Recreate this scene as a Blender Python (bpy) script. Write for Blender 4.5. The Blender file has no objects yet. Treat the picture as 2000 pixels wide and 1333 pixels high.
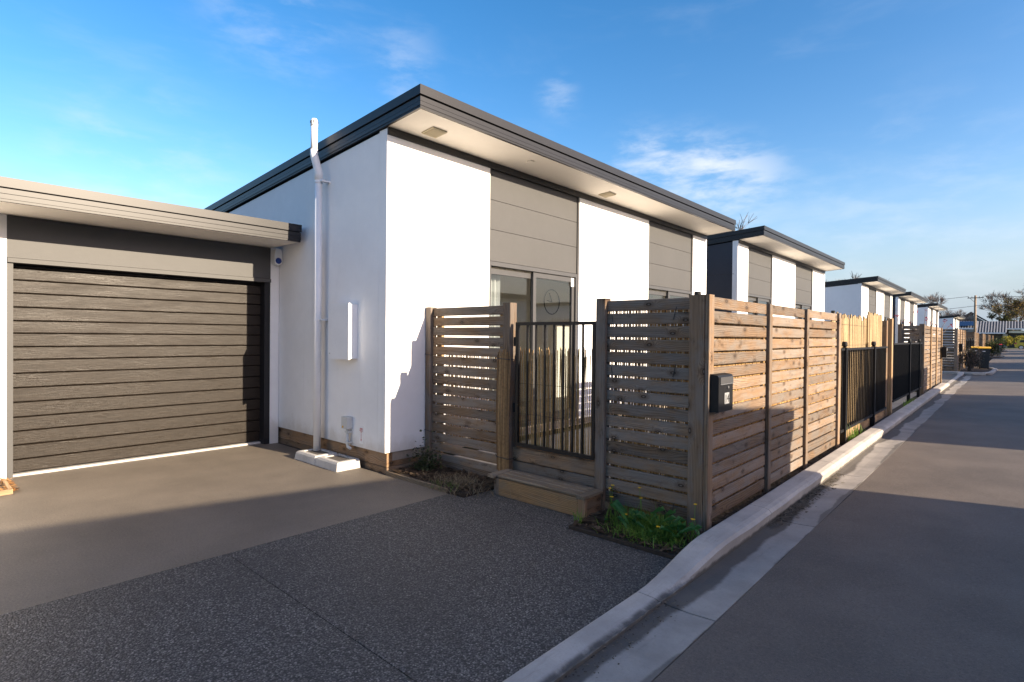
import bpy, math, random
from mathutils import Matrix, Vector
random.seed(7)
SC = bpy.context.scene
COL = SC.collection
PI = math.pi
U = random.uniform
# ------------------------------------------------------------------ camera
cam = bpy.data.cameras.new('camera'); camo = bpy.data.objects.new('camera', cam); COL.objects.link(camo)
cam.sensor_width = 36.0; cam.lens = 1084.43/2000*36; cam.clip_start = .05; cam.clip_end = 3000
Fv = Vector((-.67032542, .74201189, -.00906552)); Rv = Vector((.74195369, .67038654, .00930599)); Uv = Rv.cross(Fv)
camo.matrix_world = Matrix(((Rv.x, Uv.x, -Fv.x, 0), (Rv.y, Uv.y, -Fv.y, 0), (Rv.z, Uv.z, -Fv.z, 1.5), (0, 0, 0, 1)))
SC.camera = camo
# ------------------------------------------------------------------ light and exposure
SUN_DIR = Vector((1, .143, .32)).normalized()            # towards the sun
ELEV = math.asin(SUN_DIR.z); AZ = math.atan2(SUN_DIR.x, SUN_DIR.y)   # azimuth clockwise from +Y
SC.view_settings.view_transform = 'Standard'; SC.view_settings.look = 'None'
SC.view_settings.exposure = 1.48; SC.view_settings.gamma = 1
SKY_STRENGTH = .15
SUN_STRENGTH = 4.8
ld = bpy.data.lights.new('sun', 'SUN'); ld.energy = SUN_STRENGTH; ld.angle = math.radians(.35); ld.color = (1, .83, .62)
lo = bpy.data.objects.new('sun', ld); COL.objects.link(lo); lo.location = (20, 3, 20)
lo.rotation_euler = SUN_DIR.to_track_quat('Z', 'Y').to_euler()
W = bpy.data.worlds.new('World'); SC.world = W; W.use_nodes = True
nt = W.node_tree; nt.nodes.clear()
def nd(t, ty, **kw):
    n = t.nodes.new(ty)
    for k, v in kw.items(): setattr(n, k, v)
    return n
def lk(t, a, b): t.links.new(a, b)
def mth(t, op, a, b=None, c=None, clamp=False):
    n = nd(t, 'ShaderNodeMath', operation=op); n.use_clamp = clamp
    for i, x in enumerate((a, b, c)):
        if x is None: continue
        if isinstance(x, (int, float)): n.inputs[i].default_value = x
        else: lk(t, x, n.inputs[i])
    return n.outputs[0]
def mixc(t, fac, a, b, mode='MIX'):
    n = nd(t, 'ShaderNodeMix', data_type='RGBA', blend_type=mode)
    for s, x in ((n.inputs[0], fac), (n.inputs[6], a), (n.inputs[7], b)):
        if isinstance(x, (int, float)): s.default_value = x
        elif isinstance(x, tuple): s.default_value = (*x, 1)
        else: lk(t, x, s)
    return n.outputs[2]
def smooth(t, x, a, b):
    n = nd(t, 'ShaderNodeMapRange', interpolation_type='SMOOTHSTEP'); lk(t, x, n.inputs[0])
    n.inputs[1].default_value = a; n.inputs[2].default_value = b
    return n.outputs[0]
def noise(t, vec, scale, detail=3, rough=.55, dist=0, out=0):
    n = nd(t, 'ShaderNodeTexNoise'); n.inputs['Scale'].default_value = scale; n.inputs['Detail'].default_value = detail
    n.inputs['Roughness'].default_value = rough; n.inputs['Distortion'].default_value = dist
    if vec is not None: lk(t, vec, n.inputs['Vector'])
    return n.outputs[out]
def mapping(t, vec, scale=(1, 1, 1), loc=(0, 0, 0)):
    n = nd(t, 'ShaderNodeMapping'); n.inputs['Scale'].default_value = scale; n.inputs['Location'].default_value = loc
    lk(t, vec, n.inputs['Vector']); return n.outputs[0]
sky = nd(nt, 'ShaderNodeTexSky', sky_type='NISHITA'); sky.sun_disc = False
sky.sun_elevation = ELEV; sky.sun_rotation = AZ; sky.altitude = 0; sky.air_density = 1.0; sky.dust_density = 1.7; sky.ozone_density = 1.8
tc = nd(nt, 'ShaderNodeTexCoord'); dirv = tc.outputs['Generated']
cl = 0
cn = noise(nt, mapping(nt, dirv, (2.6, 2.6, 7.5), (1.7, .4, 2.2)), 3.4, 7, .58, .15)
def cloud(d, rad, amt, lo_, hi_):
    dv = nd(nt, 'ShaderNodeVectorMath', operation='DISTANCE'); lk(nt, dirv, dv.inputs[0]); dv.inputs[1].default_value = d
    m = smooth(nt, dv.outputs['Value'], rad, rad*.15)
    return mth(nt, 'MULTIPLY', mth(nt, 'MULTIPLY', m, smooth(nt, cn, lo_, hi_)), amt)
tot = None
for d, r, a, l, h in (((-.465, .835, .296), .085, .5, .36, .68), ((-.40, .875, .274), .10, .62, .36, .68), ((-.335, .91, .252), .10, .55, .36, .66), ((-.561, .728, .394), .05, .25, .42, .7),
                      ((-.801, .37, .471), .16, .22, .45, .75), ((-.73, .535, .427), .09, .22, .42, .7), ((-.944, .24, .214), .2, .3, .42, .75), ((-.13, .984, .123), .3, .25, .4, .75)):
    c = cloud(d, r, a, l, h); tot = c if tot is None else mth(nt, 'ADD', tot, c)
thin = mth(nt, 'MULTIPLY', smooth(nt, noise(nt, mapping(nt, dirv, (2, 2, 8)), 1.6, 5, .6, .4), .5, .85), .12)
tot = mth(nt, 'ADD', tot, thin, clamp=True)
gm_ = nd(nt, 'ShaderNodeGamma'); gm_.inputs[1].default_value = 1.1; lk(nt, sky.outputs[0], gm_.inputs[0])
hs = nd(nt, 'ShaderNodeHueSaturation'); hs.inputs['Saturation'].default_value = 1.36; hs.inputs['Value'].default_value = .68
lk(nt, gm_.outputs[0], hs.inputs['Color'])
cap = nd(nt, 'ShaderNodeVectorMath', operation='MINIMUM'); lk(nt, hs.outputs[0], cap.inputs[0]); cap.inputs[1].default_value = (10.0, 10.0, 10.0)   # the sun lamp carries the disc and its glare
skc = mixc(nt, 1.0, cap.outputs[0], (1.16, .925, .90), 'MULTIPLY')
zs = nd(nt, 'ShaderNodeSeparateXYZ'); lk(nt, dirv, zs.inputs[0])      # pale haze low over the whole horizon
skc = mixc(nt, mth(nt, 'MULTIPLY', smooth(nt, zs.outputs[2], .24, .0), .85), skc, (1.05, 1.42, 1.85))
skc = mixc(nt, tot, skc, (2.3, 2.45, 2.7))
bg = nd(nt, 'ShaderNodeBackground'); bg.inputs[1].default_value = SKY_STRENGTH; lk(nt, skc, bg.inputs[0])
wo = nd(nt, 'ShaderNodeOutputWorld'); lk(nt, bg.outputs[0], wo.inputs[0])

# ------------------------------------------------------------------ materials
MATS = {}
def newmat(name):
    m = bpy.data.materials.new(name); m.use_nodes = True; t = m.node_tree
    b = t.nodes['Principled BSDF']; MATS[name] = m
    o = nd(t, 'ShaderNodeTexCoord').outputs['Object']
    return m, t, b, o
def bump(t, b, h, strength, dist=.01):
    n = nd(t, 'ShaderNodeBump'); n.inputs['Strength'].default_value = strength; n.inputs['Distance'].default_value = dist
    lk(t, h, n.inputs['Height']); lk(t, n.outputs[0], b.inputs['Normal'])
def plain(name, col, rough=.5, var=.12, scale=6, metal=0, spec=.5, bmp=0, bscale=80, coat=0):
    m, t, b, o = newmat(name)
    n1 = noise(t, o, scale, 4); n2 = noise(t, o, scale*9, 3)
    f = mth(t, 'ADD', mth(t, 'MULTIPLY', n1, .7), mth(t, 'MULTIPLY', n2, .3))
    d = tuple(c*(1-var) for c in col); l = tuple(min(c*(1+var), .9) for c in col)
    lk(t, mixc(t, smooth(t, f, .3, .7), d, l), b.inputs['Base Color'])
    b.inputs['Roughness'].default_value = rough; b.inputs['Metallic'].default_value = metal
    b.inputs['Specular IOR Level'].default_value = spec
    if coat: b.inputs['Coat Weight'].default_value = coat
    if bmp: bump(t, b, noise(t, o, bscale, 3), bmp, .004)
    return m
def rndmat(name, cols, rough=.7, spec=.3, trans=0):
    m, t, b, o = newmat(name)
    a = nd(t, 'ShaderNodeAttribute', attribute_name='rnd')
    r = nd(t, 'ShaderNodeValToRGB'); e = r.color_ramp.elements
    e[0].color = (*cols[0], 1); e[1].color = (*cols[-1], 1)
    for i in range(1, len(cols)-1):
        x = e.new(i/(len(cols)-1)); x.color = (*cols[i], 1)
    lk(t, a.outputs['Fac'], r.inputs[0])
    v = noise(t, o, 40, 2)
    lk(t, mixc(t, mth(t, 'MULTIPLY', smooth(t, v, .35, .75), .35), r.outputs[0], tuple(c*.45 for c in cols[0])), b.inputs['Base Color'])
    b.inputs['Roughness'].default_value = rough; b.inputs['Specular IOR Level'].default_value = spec
    if trans:
        tr = nd(t, 'ShaderNodeBsdfTranslucent'); lk(t, r.outputs[0], tr.inputs[0])
        mx = nd(t, 'ShaderNodeMixShader'); mx.inputs[0].default_value = trans
        lk(t, b.outputs[0], mx.inputs[1]); lk(t, tr.outputs[0], mx.inputs[2])
        lk(t, mx.outputs[0], t.nodes['Material Output'].inputs[0])
    return m
def woodmat(name, light, dark, grey, wlo, wamt, rough=.75):
    m, t, b, o = newmat(name)
    oi = nd(t, 'ShaderNodeObjectInfo').outputs['Random']
    oi2 = mth(t, 'FRACT', mth(t, 'MULTIPLY', oi, 17.3)); oi3 = mth(t, 'FRACT', mth(t, 'MULTIPLY', oi, 53.1))
    off = nd(t, 'ShaderNodeCombineXYZ')
    lk(t, mth(t, 'MULTIPLY', oi, 71), off.inputs[0]); lk(t, mth(t, 'MULTIPLY', oi, 13.7), off.inputs[1]); lk(t, mth(t, 'MULTIPLY', oi, 37.3), off.inputs[2])
    av = nd(t, 'ShaderNodeVectorMath', operation='ADD'); lk(t, o, av.inputs[0]); lk(t, off.outputs[0], av.inputs[1]); p = av.outputs[0]
    sx = nd(t, 'ShaderNodeSeparateXYZ'); lk(t, p, sx.inputs[0])
    # knots: sparse points the grain bends round
    vo = nd(t, 'ShaderNodeTexVoronoi', feature='F1', voronoi_dimensions='2D'); vo.inputs['Scale'].default_value = 1; vo.inputs['Randomness'].default_value = 1
    xz = nd(t, 'ShaderNodeCombineXYZ'); lk(t, mth(t, 'MULTIPLY', sx.outputs[0], 4.2), xz.inputs[0]); lk(t, mth(t, 'MULTIPLY', sx.outputs[2], 8.5), xz.inputs[1])
    lk(t, xz.outputs[0], vo.inputs['Vector'])
    vc = nd(t, 'ShaderNodeSeparateXYZ'); lk(t, vo.outputs['Color'], vc.inputs[0])
    d = mth(t, 'ADD', vo.outputs['Distance'], mth(t, 'MULTIPLY', mth(t, 'GREATER_THAN', vc.outputs[0], .34), 3.0))
    kn = mth(t, 'POWER', 2.718, mth(t, 'MULTIPLY', mth(t, 'MULTIPLY', d, d), -14.0))
    lo1 = noise(t, mapping(t, p, (.8, 1, 4)), 1, 2, .4)
    w = mth(t, 'ADD', mth(t, 'ADD', mth(t, 'MULTIPLY', sx.outputs[2], mth(t, 'MULTIPLY_ADD', oi2, 55, 45)), mth(t, 'MULTIPLY', lo1, mth(t, 'MULTIPLY_ADD', oi3, 15, 4))), mth(t, 'ADD', mth(t, 'MULTIPLY', kn, 4.6), mth(t, 'MULTIPLY', sx.outputs[1], 40)))
    fine = noise(t, mapping(t, p, (6, 170, 170)), 1, 3, .6); mid = noise(t, mapping(t, p, (2.2, 40, 40)), 1, 3, .6)
    ring = mth(t, 'FRACT', mth(t, 'ADD', w, mth(t, 'MULTIPLY', fine, .45)))
    late = mth(t, 'MULTIPLY', smooth(t, ring, .3, .86), smooth(t, ring, 1.0, .88))
    c = mixc(t, mth(t, 'MULTIPLY', late, .68), light, dark)
    c = mixc(t, mth(t, 'MULTIPLY', smooth(t, mid, .42, .75), .45), c, dark)
    # weathering: silver-grey film and dark water stains
    wn = noise(t, mapping(t, p, (2.4, 3, 7)), 1.4, 5, .65)
    tone = mth(t, 'ADD', mth(t, 'MULTIPLY', smooth(t, wn, wlo-.08, wlo+.2), wamt), mth(t, 'MULTIPLY', mth(t, 'SUBTRACT', oi, .5), .5), clamp=True)
    gc = mixc(t, mth(t, 'ADD', mth(t, 'MULTIPLY', late, .4), mth(t, 'MULTIPLY', smooth(t, mid, .4, .7), .4), clamp=True), grey, tuple(x*.5 for x in grey))
    c = mixc(t, tone, c, gc)
    st_ = noise(t, mapping(t, p, (3.5, 2, 9), (4, 1, 8)), 1.5, 5, .7)
    c = mixc(t, mth(t, 'MULTIPLY', smooth(t, st_, .56, .74), .6), c, tuple(x*.5 for x in dark))
    pl_ = noise(t, mapping(t, p, (28, 2, 4), (1, 5, 2)), 1, 3, .6)
    c = mixc(t, mth(t, 'MULTIPLY', smooth(t, pl_, .66, .78), .4), c, tuple(min(x*1.6, .6) for x in light))
    halo = mth(t, 'MULTIPLY', smooth(t, d, .30, .14), .45); c = mixc(t, halo, c, tuple(x*.8 for x in dark))
    c = mixc(t, mth(t, 'MULTIPLY', smooth(t, d, .13, .08), .85), c, tuple(x*.32 for x in dark))
    c = mixc(t, mth(t, 'MULTIPLY', smooth(t, d, .06, .03), .6), c, grey)
    br = nd(t, 'ShaderNodeHueSaturation'); lk(t, c, br.inputs['Color']); lk(t, mth(t, 'MULTIPLY_ADD', oi2, .65, .68), br.inputs['Value'])
    lk(t, br.outputs[0], b.inputs['Base Color']); b.inputs['Roughness'].default_value = rough; b.inputs['Specular IOR Level'].default_value = .25
    bump(t, b, mth(t, 'ADD', mth(t, 'MULTIPLY', late, .5), mth(t, 'ADD', fine, mid)), .55, .004)
    return m
plain('white_plaster', (.78, .775, .765), .75, .045, .9, spec=.25, bmp=.3, bscale=45)
m = MATS['white_plaster']; t = m.node_tree; b = t.nodes['Principled BSDF']
o = nd(t, 'ShaderNodeTexCoord').outputs['Object']; sz = nd(t, 'ShaderNodeSeparateXYZ'); lk(t, o, sz.inputs[0])
src = b.inputs['Base Color'].links[0].from_socket
dn = noise(t, mapping(t, o, (2, 2, 1.2)), 2.2, 6, .7); drip = noise(t, mapping(t, o, (9, 9, .35)), 1.6, 4, .6)
dm = mth(t, 'MULTIPLY', smooth(t, mth(t, 'ADD', sz.outputs[2], mth(t, 'MULTIPLY', dn, -.5)), .16, -.06), .5)
c = mixc(t, dm, src, (.46, .41, .34)); c = mixc(t, mth(t, 'MULTIPLY', smooth(t, drip, .6, .8), .12), c, (.52, .5, .47))
lk(t, c, b.inputs['Base Color'])
plain('soffit_white', (.78, .74, .67), .6, .03, 1.5, spec=.3)
plain('grey_panel', (.066, .066, .066), .55, .05, 1.3, spec=.35, bmp=.08, bscale=70)
plain('charcoal_steel', (.015, .015, .017), .42, .08, 3, spec=.36)
plain('charcoal_cladding', (.03, .034, .045), .6, .08, 2, spec=.35)
plain('window_frame', (.06, .06, .062), .4, .06, 5)
plain('black_metal', (.009, .009, .010), .5, .15, 15, spec=.22)
plain('rubber', (.02, .02, .02), .8)
plain('black_panel', (.006, .006, .007), .7, .2, 2, spec=.15)
plain('white_plastic', (.76, .77, .78), .42, .03, 4)
plain('grey_plastic', (.52, .53, .52), .5, .04, 5)
plain('blue_plastic', (.012, .05, .26), .3, .1, 6)
plain('interior_wall', (.72, .69, .63), .8, .05, 1)
plain('interior_floor', (.28, .24, .2), .6, .15, 3)
plain('bin_body', (.028, .034, .036), .5, .15, 5)
plain('bin_yellow', (.75, .42, .012), .42, .08, 5)
plain('bin_red', (.55, .03, .03), .42, .08, 5)
plain('car_yellow', (.48, .36, .03), .25, .05, 4, coat=.6)
plain('car_glass', (.012, .014, .016), .08)
plain('alloy', (.5, .5, .52), .3, .05, 6, metal=.8)
plain('steel', (.55, .55, .55), .35, .05, 9, metal=.9)
plain('brown_brick', (.085, .07, .06), .8, .25, 9)
plain('roof_zinc', (.32, .315, .31), .6, .07, 3)
plain('roof_dark', (.07, .07, .072), .8, .1, 3)
plain('solar_blue', (.015, .03, .075), .15, .1, 3)
plain('joint_dark', (.022, .02, .018), .9, .2, 20)
plain('sticker_white', (.8, .8, .79), .5, .02)
plain('sticker_red', (.45, .05, .06), .5, .05)
plain('plate_silver', (.42, .43, .44), .35, .1, 40, metal=.4)
plain('ink', (.012, .012, .012), .5)
plain('tie_wire', (.02, .02, .02), .6)
plain('bark', (.115, .09, .072), .9, .3, 6)
plain('pole_wood', (.23, .165, .11), .85, .2, 6)
plain('mat_grass', (.10, .18, .03), .9, .3, 3)
plain('cream_vent', (.50, .44, .31), .6, .05)
woodmat('fence_wood', (.225, .150, .092), (.078, .043, .023), (.195, .163, .136), .42, .9)
woodmat('step_wood', (.36, .215, .10), (.16, .085, .035), (.2, .165, .12), .52, .6)
woodmat('base_wood', (.29, .18, .10), (.14, .075, .035), (.19, .15, .115), .45, .6)
woodmat('deck_wood', (.28, .205, .13), (.10, .066, .038), (.21, .175, .135), .4, .7)
woodmat('new_wood', (.40, .27, .15), (.24, .14, .065), (.27, .21, .15), .55, .4)
rndmat('bamboo', ((.18, .085, .025), (.42, .25, .09), (.56, .36, .14), (.30, .16, .05)), .5, .35)
rndmat('bamboo_brown', ((.10, .05, .02), (.25, .14, .06), (.34, .21, .09), (.19, .11, .05)), .6, .3)
rndmat('bamboo_pale', ((.25, .17, .085), (.34, .245, .13), (.39, .29, .155), (.29, .2, .1)), .5, .35)
rndmat('grass_blade', ((.07, .15, .02), (.12, .23, .03), (.19, .30, .05)), .6, .3, .3)
rndmat('weed_leaf', ((.03, .12, .03), (.06, .18, .045)), .5, .4, .25)
rndmat('dry_grass', ((.10, .08, .05), (.24, .19, .12), (.17, .13, .08)), .85, .2)
rndmat('mulch', ((.025, .016, .01), (.07, .045, .028), (.12, .085, .055)), .9, .2)
rndmat('mulch_orange', ((.30, .14, .045), (.45, .24, .09), (.2, .09, .03)), .9, .2)
rndmat('ivy', ((.022, .035, .012), (.045, .06, .02), (.07, .07, .03)), .6, .4, .2)
rndmat('evergreen', ((.025, .045, .012), (.05, .075, .02), (.09, .09, .03)), .6, .3, .2)
rndmat('autumn', ((.17, .115, .035), (.26, .18, .05), (.15, .14, .045), (.10, .105, .03)), .7, .3, .25)
rndmat('grey_leaf', ((.045, .05, .04), (.09, .09, .075), (.14, .12, .10)), .8, .2, .1)
rndmat('yellow_leaf', ((.28, .24, .03), (.42, .36, .05), (.2, .2, .03)), .6, .3, .3)
rndmat('red_leaf', ((.25, .01, .015), (.45, .02, .03)), .5, .4, .2)
rndmat('yellow_petal', ((.75, .42, .01), (.85, .55, .02)), .6, .3, .2)
rndmat('twig', ((.15, .12, .105), (.24, .195, .17)), .9, .2)
rndmat('litter', ((.05, .042, .032), (.13, .11, .085), (.20, .17, .13)), .9, .2)
# glass: a clear pane that mirrors by angle and lets light in
m, t, b, o = newmat('glass'); t.nodes.remove(b)
fr = nd(t, 'ShaderNodeLayerWeight'); fr.inputs['Blend'].default_value = .5; schl = mth(t, 'POWER', fr.outputs['Facing'], 4.0)
gl = nd(t, 'ShaderNodeBsdfGlossy'); gl.inputs['Roughness'].default_value = .01; gl.inputs['Color'].default_value = (.9, .93, .95, 1)
trn = nd(t, 'ShaderNodeBsdfTransparent'); trn.inputs[0].default_value = (.86, .88, .88, 1)
mx = nd(t, 'ShaderNodeMixShader'); lk(t, mth(t, 'MULTIPLY_ADD', schl, .8, .06, clamp=True), mx.inputs[0]); lk(t, trn.outputs[0], mx.inputs[1]); lk(t, gl.outputs[0], mx.inputs[2])
lk(t, mx.outputs[0], t.nodes['Material Output'].inputs[0])
# embossed wood-grain steel of the garage door
m, t, b, o = newmat('door_steel')
g1 = noise(t, mapping(t, o, (1, 8, 150)), 1, 4, .7); g2 = noise(t, mapping(t, o, (1, 160, 30)), 1, 2, .6); g3 = noise(t, mapping(t, o, (1, 1.4, 9)), 1.5, 3)
h = mth(t, 'ADD', mth(t, 'MULTIPLY', g1, .8), mth(t, 'MULTIPLY', g2, .35))
lk(t, mixc(t, smooth(t, h, .4, .75), (.012, .009, .007), (.026, .020, .015)), b.inputs['Base Color'])
lk(t, mth(t, 'ADD', .16, mth(t, 'MULTIPLY', g3, .5)), b.inputs['Roughness']); b.inputs['Specular IOR Level'].default_value = .25
bump(t, b, h, .5, .005)
# asphalt and concrete
def asphalt(name, base, spk, rough, big, warm=1.0):
    m, t, b, o = newmat(name)
    n1 = noise(t, o, 1.1, 6, .6); n2 = noise(t, o, 190, 3, .7); n3 = noise(t, mapping(t, o, (1, .35, 1)), 3.5, 5, .65)
    c = mixc(t, smooth(t, n1, .3, .7), tuple(x*(1-big) for x in base), tuple(x*(1+big) for x in base))
    c = mixc(t, mth(t, 'MULTIPLY', smooth(t, n3, .55, .8), .3), c, tuple(x*1.5 for x in base))
    c = mixc(t, mth(t, 'MULTIPLY', smooth(t, n2, .52, .72), spk), c, (.22, .20, .18))
    c = mixc(t, mth(t, 'MULTIPLY', smooth(t, n2, .48, .3), spk), c, tuple(x*.35 for x in base))
    st = noise(t, mapping(t, o, loc=(3, 7, 0)), 2.2, 4, .7)
    c = mixc(t, mth(t, 'MULTIPLY', smooth(t, st, .66, .76), .45), c, tuple(x*.45 for x in base))
    g60 = noise(t, o, 75, 3, .75); g14 = noise(t, mapping(t, o, (1, .7, 1)), 13, 4, .7)
    c = mixc(t, mth(t, 'MULTIPLY', smooth(t, g60, .52, .74), .42), c, tuple(min(x*2.1, .4) for x in base)); c = mixc(t, mth(t, 'MULTIPLY', smooth(t, g60, .48, .28), .55), c, tuple(x*.4 for x in base))
    c = mixc(t, mth(t, 'MULTIPLY', smooth(t, g14, .55, .75), .22), c, tuple(x*.55 for x in base))
    lk(t, c, b.inputs['Base Color']); b.inputs['Roughness'].default_value = rough; b.inputs['Specular IOR Level'].default_value = .35
    bump(t, b, n2, .8, .006)
asphalt('road_asphalt', (.128, .105, .086), .42, .72, .18)
asphalt('drive_asphalt', (.165, .139, .109), .34, .6, .16)
m, t, b, o = newmat('aggregate')
vo = nd(t, 'ShaderNodeTexVoronoi', feature='F1'); vo.inputs['Scale'].default_value = 108; lk(t, mapping(t, o, (1, 1, .3)), vo.inputs['Vector'])
sp = nd(t, 'ShaderNodeSeparateXYZ'); lk(t, vo.outputs['Color'], sp.inputs[0])
rr = nd(t, 'ShaderNodeValToRGB'); lk(t, sp.outputs[0], rr.inputs[0]); e = rr.color_ramp.elements
e[0].color = (.032, .031, .030, 1); e[1].color = (.31, .295, .27, 1)
for ps, cc in ((.3, .066), (.55, .105), (.8, .15), (.94, .2)): x = e.new(ps); x.color = (cc*1.04, cc*.98, cc*.91, 1)
c = mixc(t, smooth(t, vo.outputs['Distance'], .40, .72), rr.outputs[0], (.028, .027, .026))
big = noise(t, o, .9, 5, .6); dirt = noise(t, mapping(t, o, (1, .5, 1), (5, 2, 0)), 2.6, 5, .7)
c = mixc(t, mth(t, 'MULTIPLY', smooth(t, big, .42, .7), .42), c, (.035, .035, .035))
c = mixc(t, mth(t, 'MULTIPLY', smooth(t, dirt, .6, .8), .35), c, (.10, .098, .093))
lk(t, c, b.inputs['Base Color']); b.inputs['Roughness'].default_value = .62; b.inputs['Specular IOR Level'].default_value = .4
bump(t, b, mth(t, 'SUBTRACT', 1, vo.outputs['Distance']), .8, .005)
def concrete(name, base, stain):
    m, t, b, o = newmat(name)
    n1 = noise(t, o, 2.4, 6, .65); n2 = noise(t, o, 90, 3); n3 = noise(t, mapping(t, o, (9, 1.2, 9)), 1.5, 5, .7)
    c = mixc(t, smooth(t, n1, .3, .7), tuple(x*.80 for x in base), tuple(min(x*1.12, .75) for x in base))
    c = mixc(t, mth(t, 'MULTIPLY', smooth(t, n2, .5, .75), .25), c, tuple(x*.6 for x in base))
    c = mixc(t, mth(t, 'MULTIPLY', smooth(t, n3, .58, .8), .45), c, tuple(x*.5 for x in base))
    if stain:     # silt washed along the foot of the kerb and along the asphalt edge
        s = nd(t, 'ShaderNodeSeparateXYZ'); lk(t, o, s.inputs[0])
        wv = mth(t, 'ADD', mth(t, 'MULTIPLY', noise(t, mapping(t, o, (.8, .6, 0)), 1.3, 3, .5), .92), mth(t, 'MULTIPLY', noise(t, o, 16, 4, .65), .08))
        edge = mth(t, 'ADD', s.outputs[0], mth(t, 'MULTIPLY', mth(t, 'SUBTRACT', wv, .5), -.34))
        c = mixc(t, mth(t, 'MULTIPLY', smooth(t, edge, -1.345, -1.375), .8), c, (.060, .050, .041))
        c = mixc(t, mth(t, 'MULTIPLY', smooth(t, edge, -1.175, -1.155), .6), c, (.062, .054, .046))
    if name == 'kerb_concrete':     # grime line along the foot of the kerb, tyre scuffs above it
        s = nd(t, 'ShaderNodeSeparateXYZ'); lk(t, o, s.inputs[0])
        zz = mth(t, 'SUBTRACT', s.outputs[2], mth(t, 'MULTIPLY', mth(t, 'MAXIMUM', mth(t, 'SUBTRACT', s.outputs[1], 5), 0), .005))
        gz_ = mth(t, 'ADD', zz, mth(t, 'MULTIPLY', mth(t, 'SUBTRACT', noise(t, o, 9, 5, .65), .5), .06))
        face = mth(t, 'MULTIPLY', smooth(t, gz_, .042, .012), smooth(t, s.outputs[0], -1.50, -1.47))
        c = mixc(t, mth(t, 'MULTIPLY', face, .85), c, (.04, .037, .033))
        sc_ = noise(t, mapping(t, o, (30, 1.5, 14)), 1, 4, .7)
        c = mixc(t, mth(t, 'MULTIPLY', smooth(t, sc_, .60, .72), .4), c, tuple(x*.45 for x in base))
    lk(t, c, b.inputs['Base Color']); b.inputs['Roughness'].default_value = .8; b.inputs['Specular IOR Level'].default_value = .3
    bump(t, b, mth(t, 'ADD', n2, n1), .35, .005)
concrete('kerb_concrete', (.42, .385, .345), False)
concrete('gutter_concrete', (.31, .285, .255), True)
concrete('block_concrete', (.47, .455, .43), False)
plain('soil', (.035, .024, .016), .95, .4, 14, bmp=.8, bscale=60)
plain('paving_pale', (.30, .28, .25), .85, .15, 2)
plain('terrain', (.075, .08, .045), .95, .3, .3)

# ------------------------------------------------------------------ mesh helpers
class MB:
    def __init__(s): s.V = []; s.F = []; s.R = []
    def add(s, vs, fs, r=0.0):
        n = len(s.V); s.V += vs; s.R += [r]*len(vs); s.F += [tuple(i+n for i in f) for f in fs]; return s
    def box(s, x0, x1, y0, y1, z0, z1, r=0.0):
        return s.add([(x0, y0, z0), (x1, y0, z0), (x1, y1, z0), (x0, y1, z0), (x0, y0, z1), (x1, y0, z1), (x1, y1, z1), (x0, y1, z1)],
              [(0, 3, 2, 1), (4, 5, 6, 7), (0, 1, 5, 4), (1, 2, 6, 5), (2, 3, 7, 6), (3, 0, 4, 7)], r)
    def prism(s, poly, a, b, axis='y', r=0.0):
        n = len(poly)
        def P(p, q):
            if axis == 'y': return (p[0], q, p[1])
            if axis == 'x': return (q, p[0], p[1])
            return (p[0], p[1], q)
        vs = [P(p, a) for p in poly]+[P(p, b) for p in poly]
        return s.add(vs, [tuple(range(n)), tuple(range(2*n-1, n-1, -1))]+[(i, i+n, (i+1) % n+n, (i+1) % n) for i in range(n)], r)
    def tube(s, pts, rad, n=8, r=0.0, cap=True):
        pts = [Vector(p) for p in pts]; k = len(pts)
        if not isinstance(rad, (list, tuple)): rad = [rad]*k
        vs = []; prev = None
        for i, p in enumerate(pts):
            d = (pts[min(i+1, k-1)]-pts[max(i-1, 0)]).normalized()
            ref = Vector((0, 0, 1)) if abs(d.z) < .9 else Vector((1, 0, 0))
            a = d.cross(ref).normalized()
            if prev is not None:
                a = (prev - d*prev.dot(d))
                a = a.normalized() if a.length > 1e-6 else d.cross(ref).normalized()
            prev = a; b = d.cross(a)
            vs += [tuple(p+(a*math.cos(2*PI*j/n)+b*math.sin(2*PI*j/n))*rad[i]) for j in range(n)]
        fs = [(i*n+j, i*n+(j+1) % n, (i+1)*n+(j+1) % n, (i+1)*n+j) for i in range(k-1) for j in range(n)]
        if cap: fs += [tuple(range(n-1, -1, -1)), tuple(range((k-1)*n, k*n))]
        return s.add(vs, fs, r)
    def blade(s, p, h, w, lean, az, r):
        a = Vector((math.cos(az), math.sin(az), 0)); q = Vector((-a.y, a.x, 0)); p = Vector(p)
        v = [p-q*w/2, p+q*w/2, p+a*lean*.35+Vector((0, 0, h*.6))+q*w*.4, p+a*lean*.35+Vector((0, 0, h*.6))-q*w*.4, p+a*lean+Vector((0, 0, h))]
        return s.add([tuple(x) for x in v], [(0, 1, 2, 3), (3, 2, 4)], r)
    def leaf(s, p, size, r, flat=.6, asp=.55):
        d = Vector((U(-1, 1), U(-1, 1), U(-flat, flat))).normalized(); q = d.cross(Vector((U(-.5, .5), U(-.5, .5), 1))).normalized(); p = Vector(p)
        v = [p-d*size*.5, p+q*size*asp*.5, p+d*size*.5, p-q*size*asp*.5]
        return s.add([tuple(x) for x in v], [(0, 1, 2, 3)], r)
    def mesh(s, name, mat, smooth=False):
        me = bpy.data.meshes.new(name); me.from_pydata(s.V, [], s.F); me.materials.append(MATS[mat])
        at = me.attributes.new('rnd', 'FLOAT', 'POINT'); at.data.foreach_set('value', s.R)
        if smooth: me.polygons.foreach_set('use_smooth', [True]*len(me.polygons))
        me.update(); return me
    def build(s, name, mat, parent=None, smooth=False):
        o = bpy.data.objects.new(name, s.mesh(name, mat, smooth)); COL.objects.link(o); setpar(o, parent); return o
WORLD = {}
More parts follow.
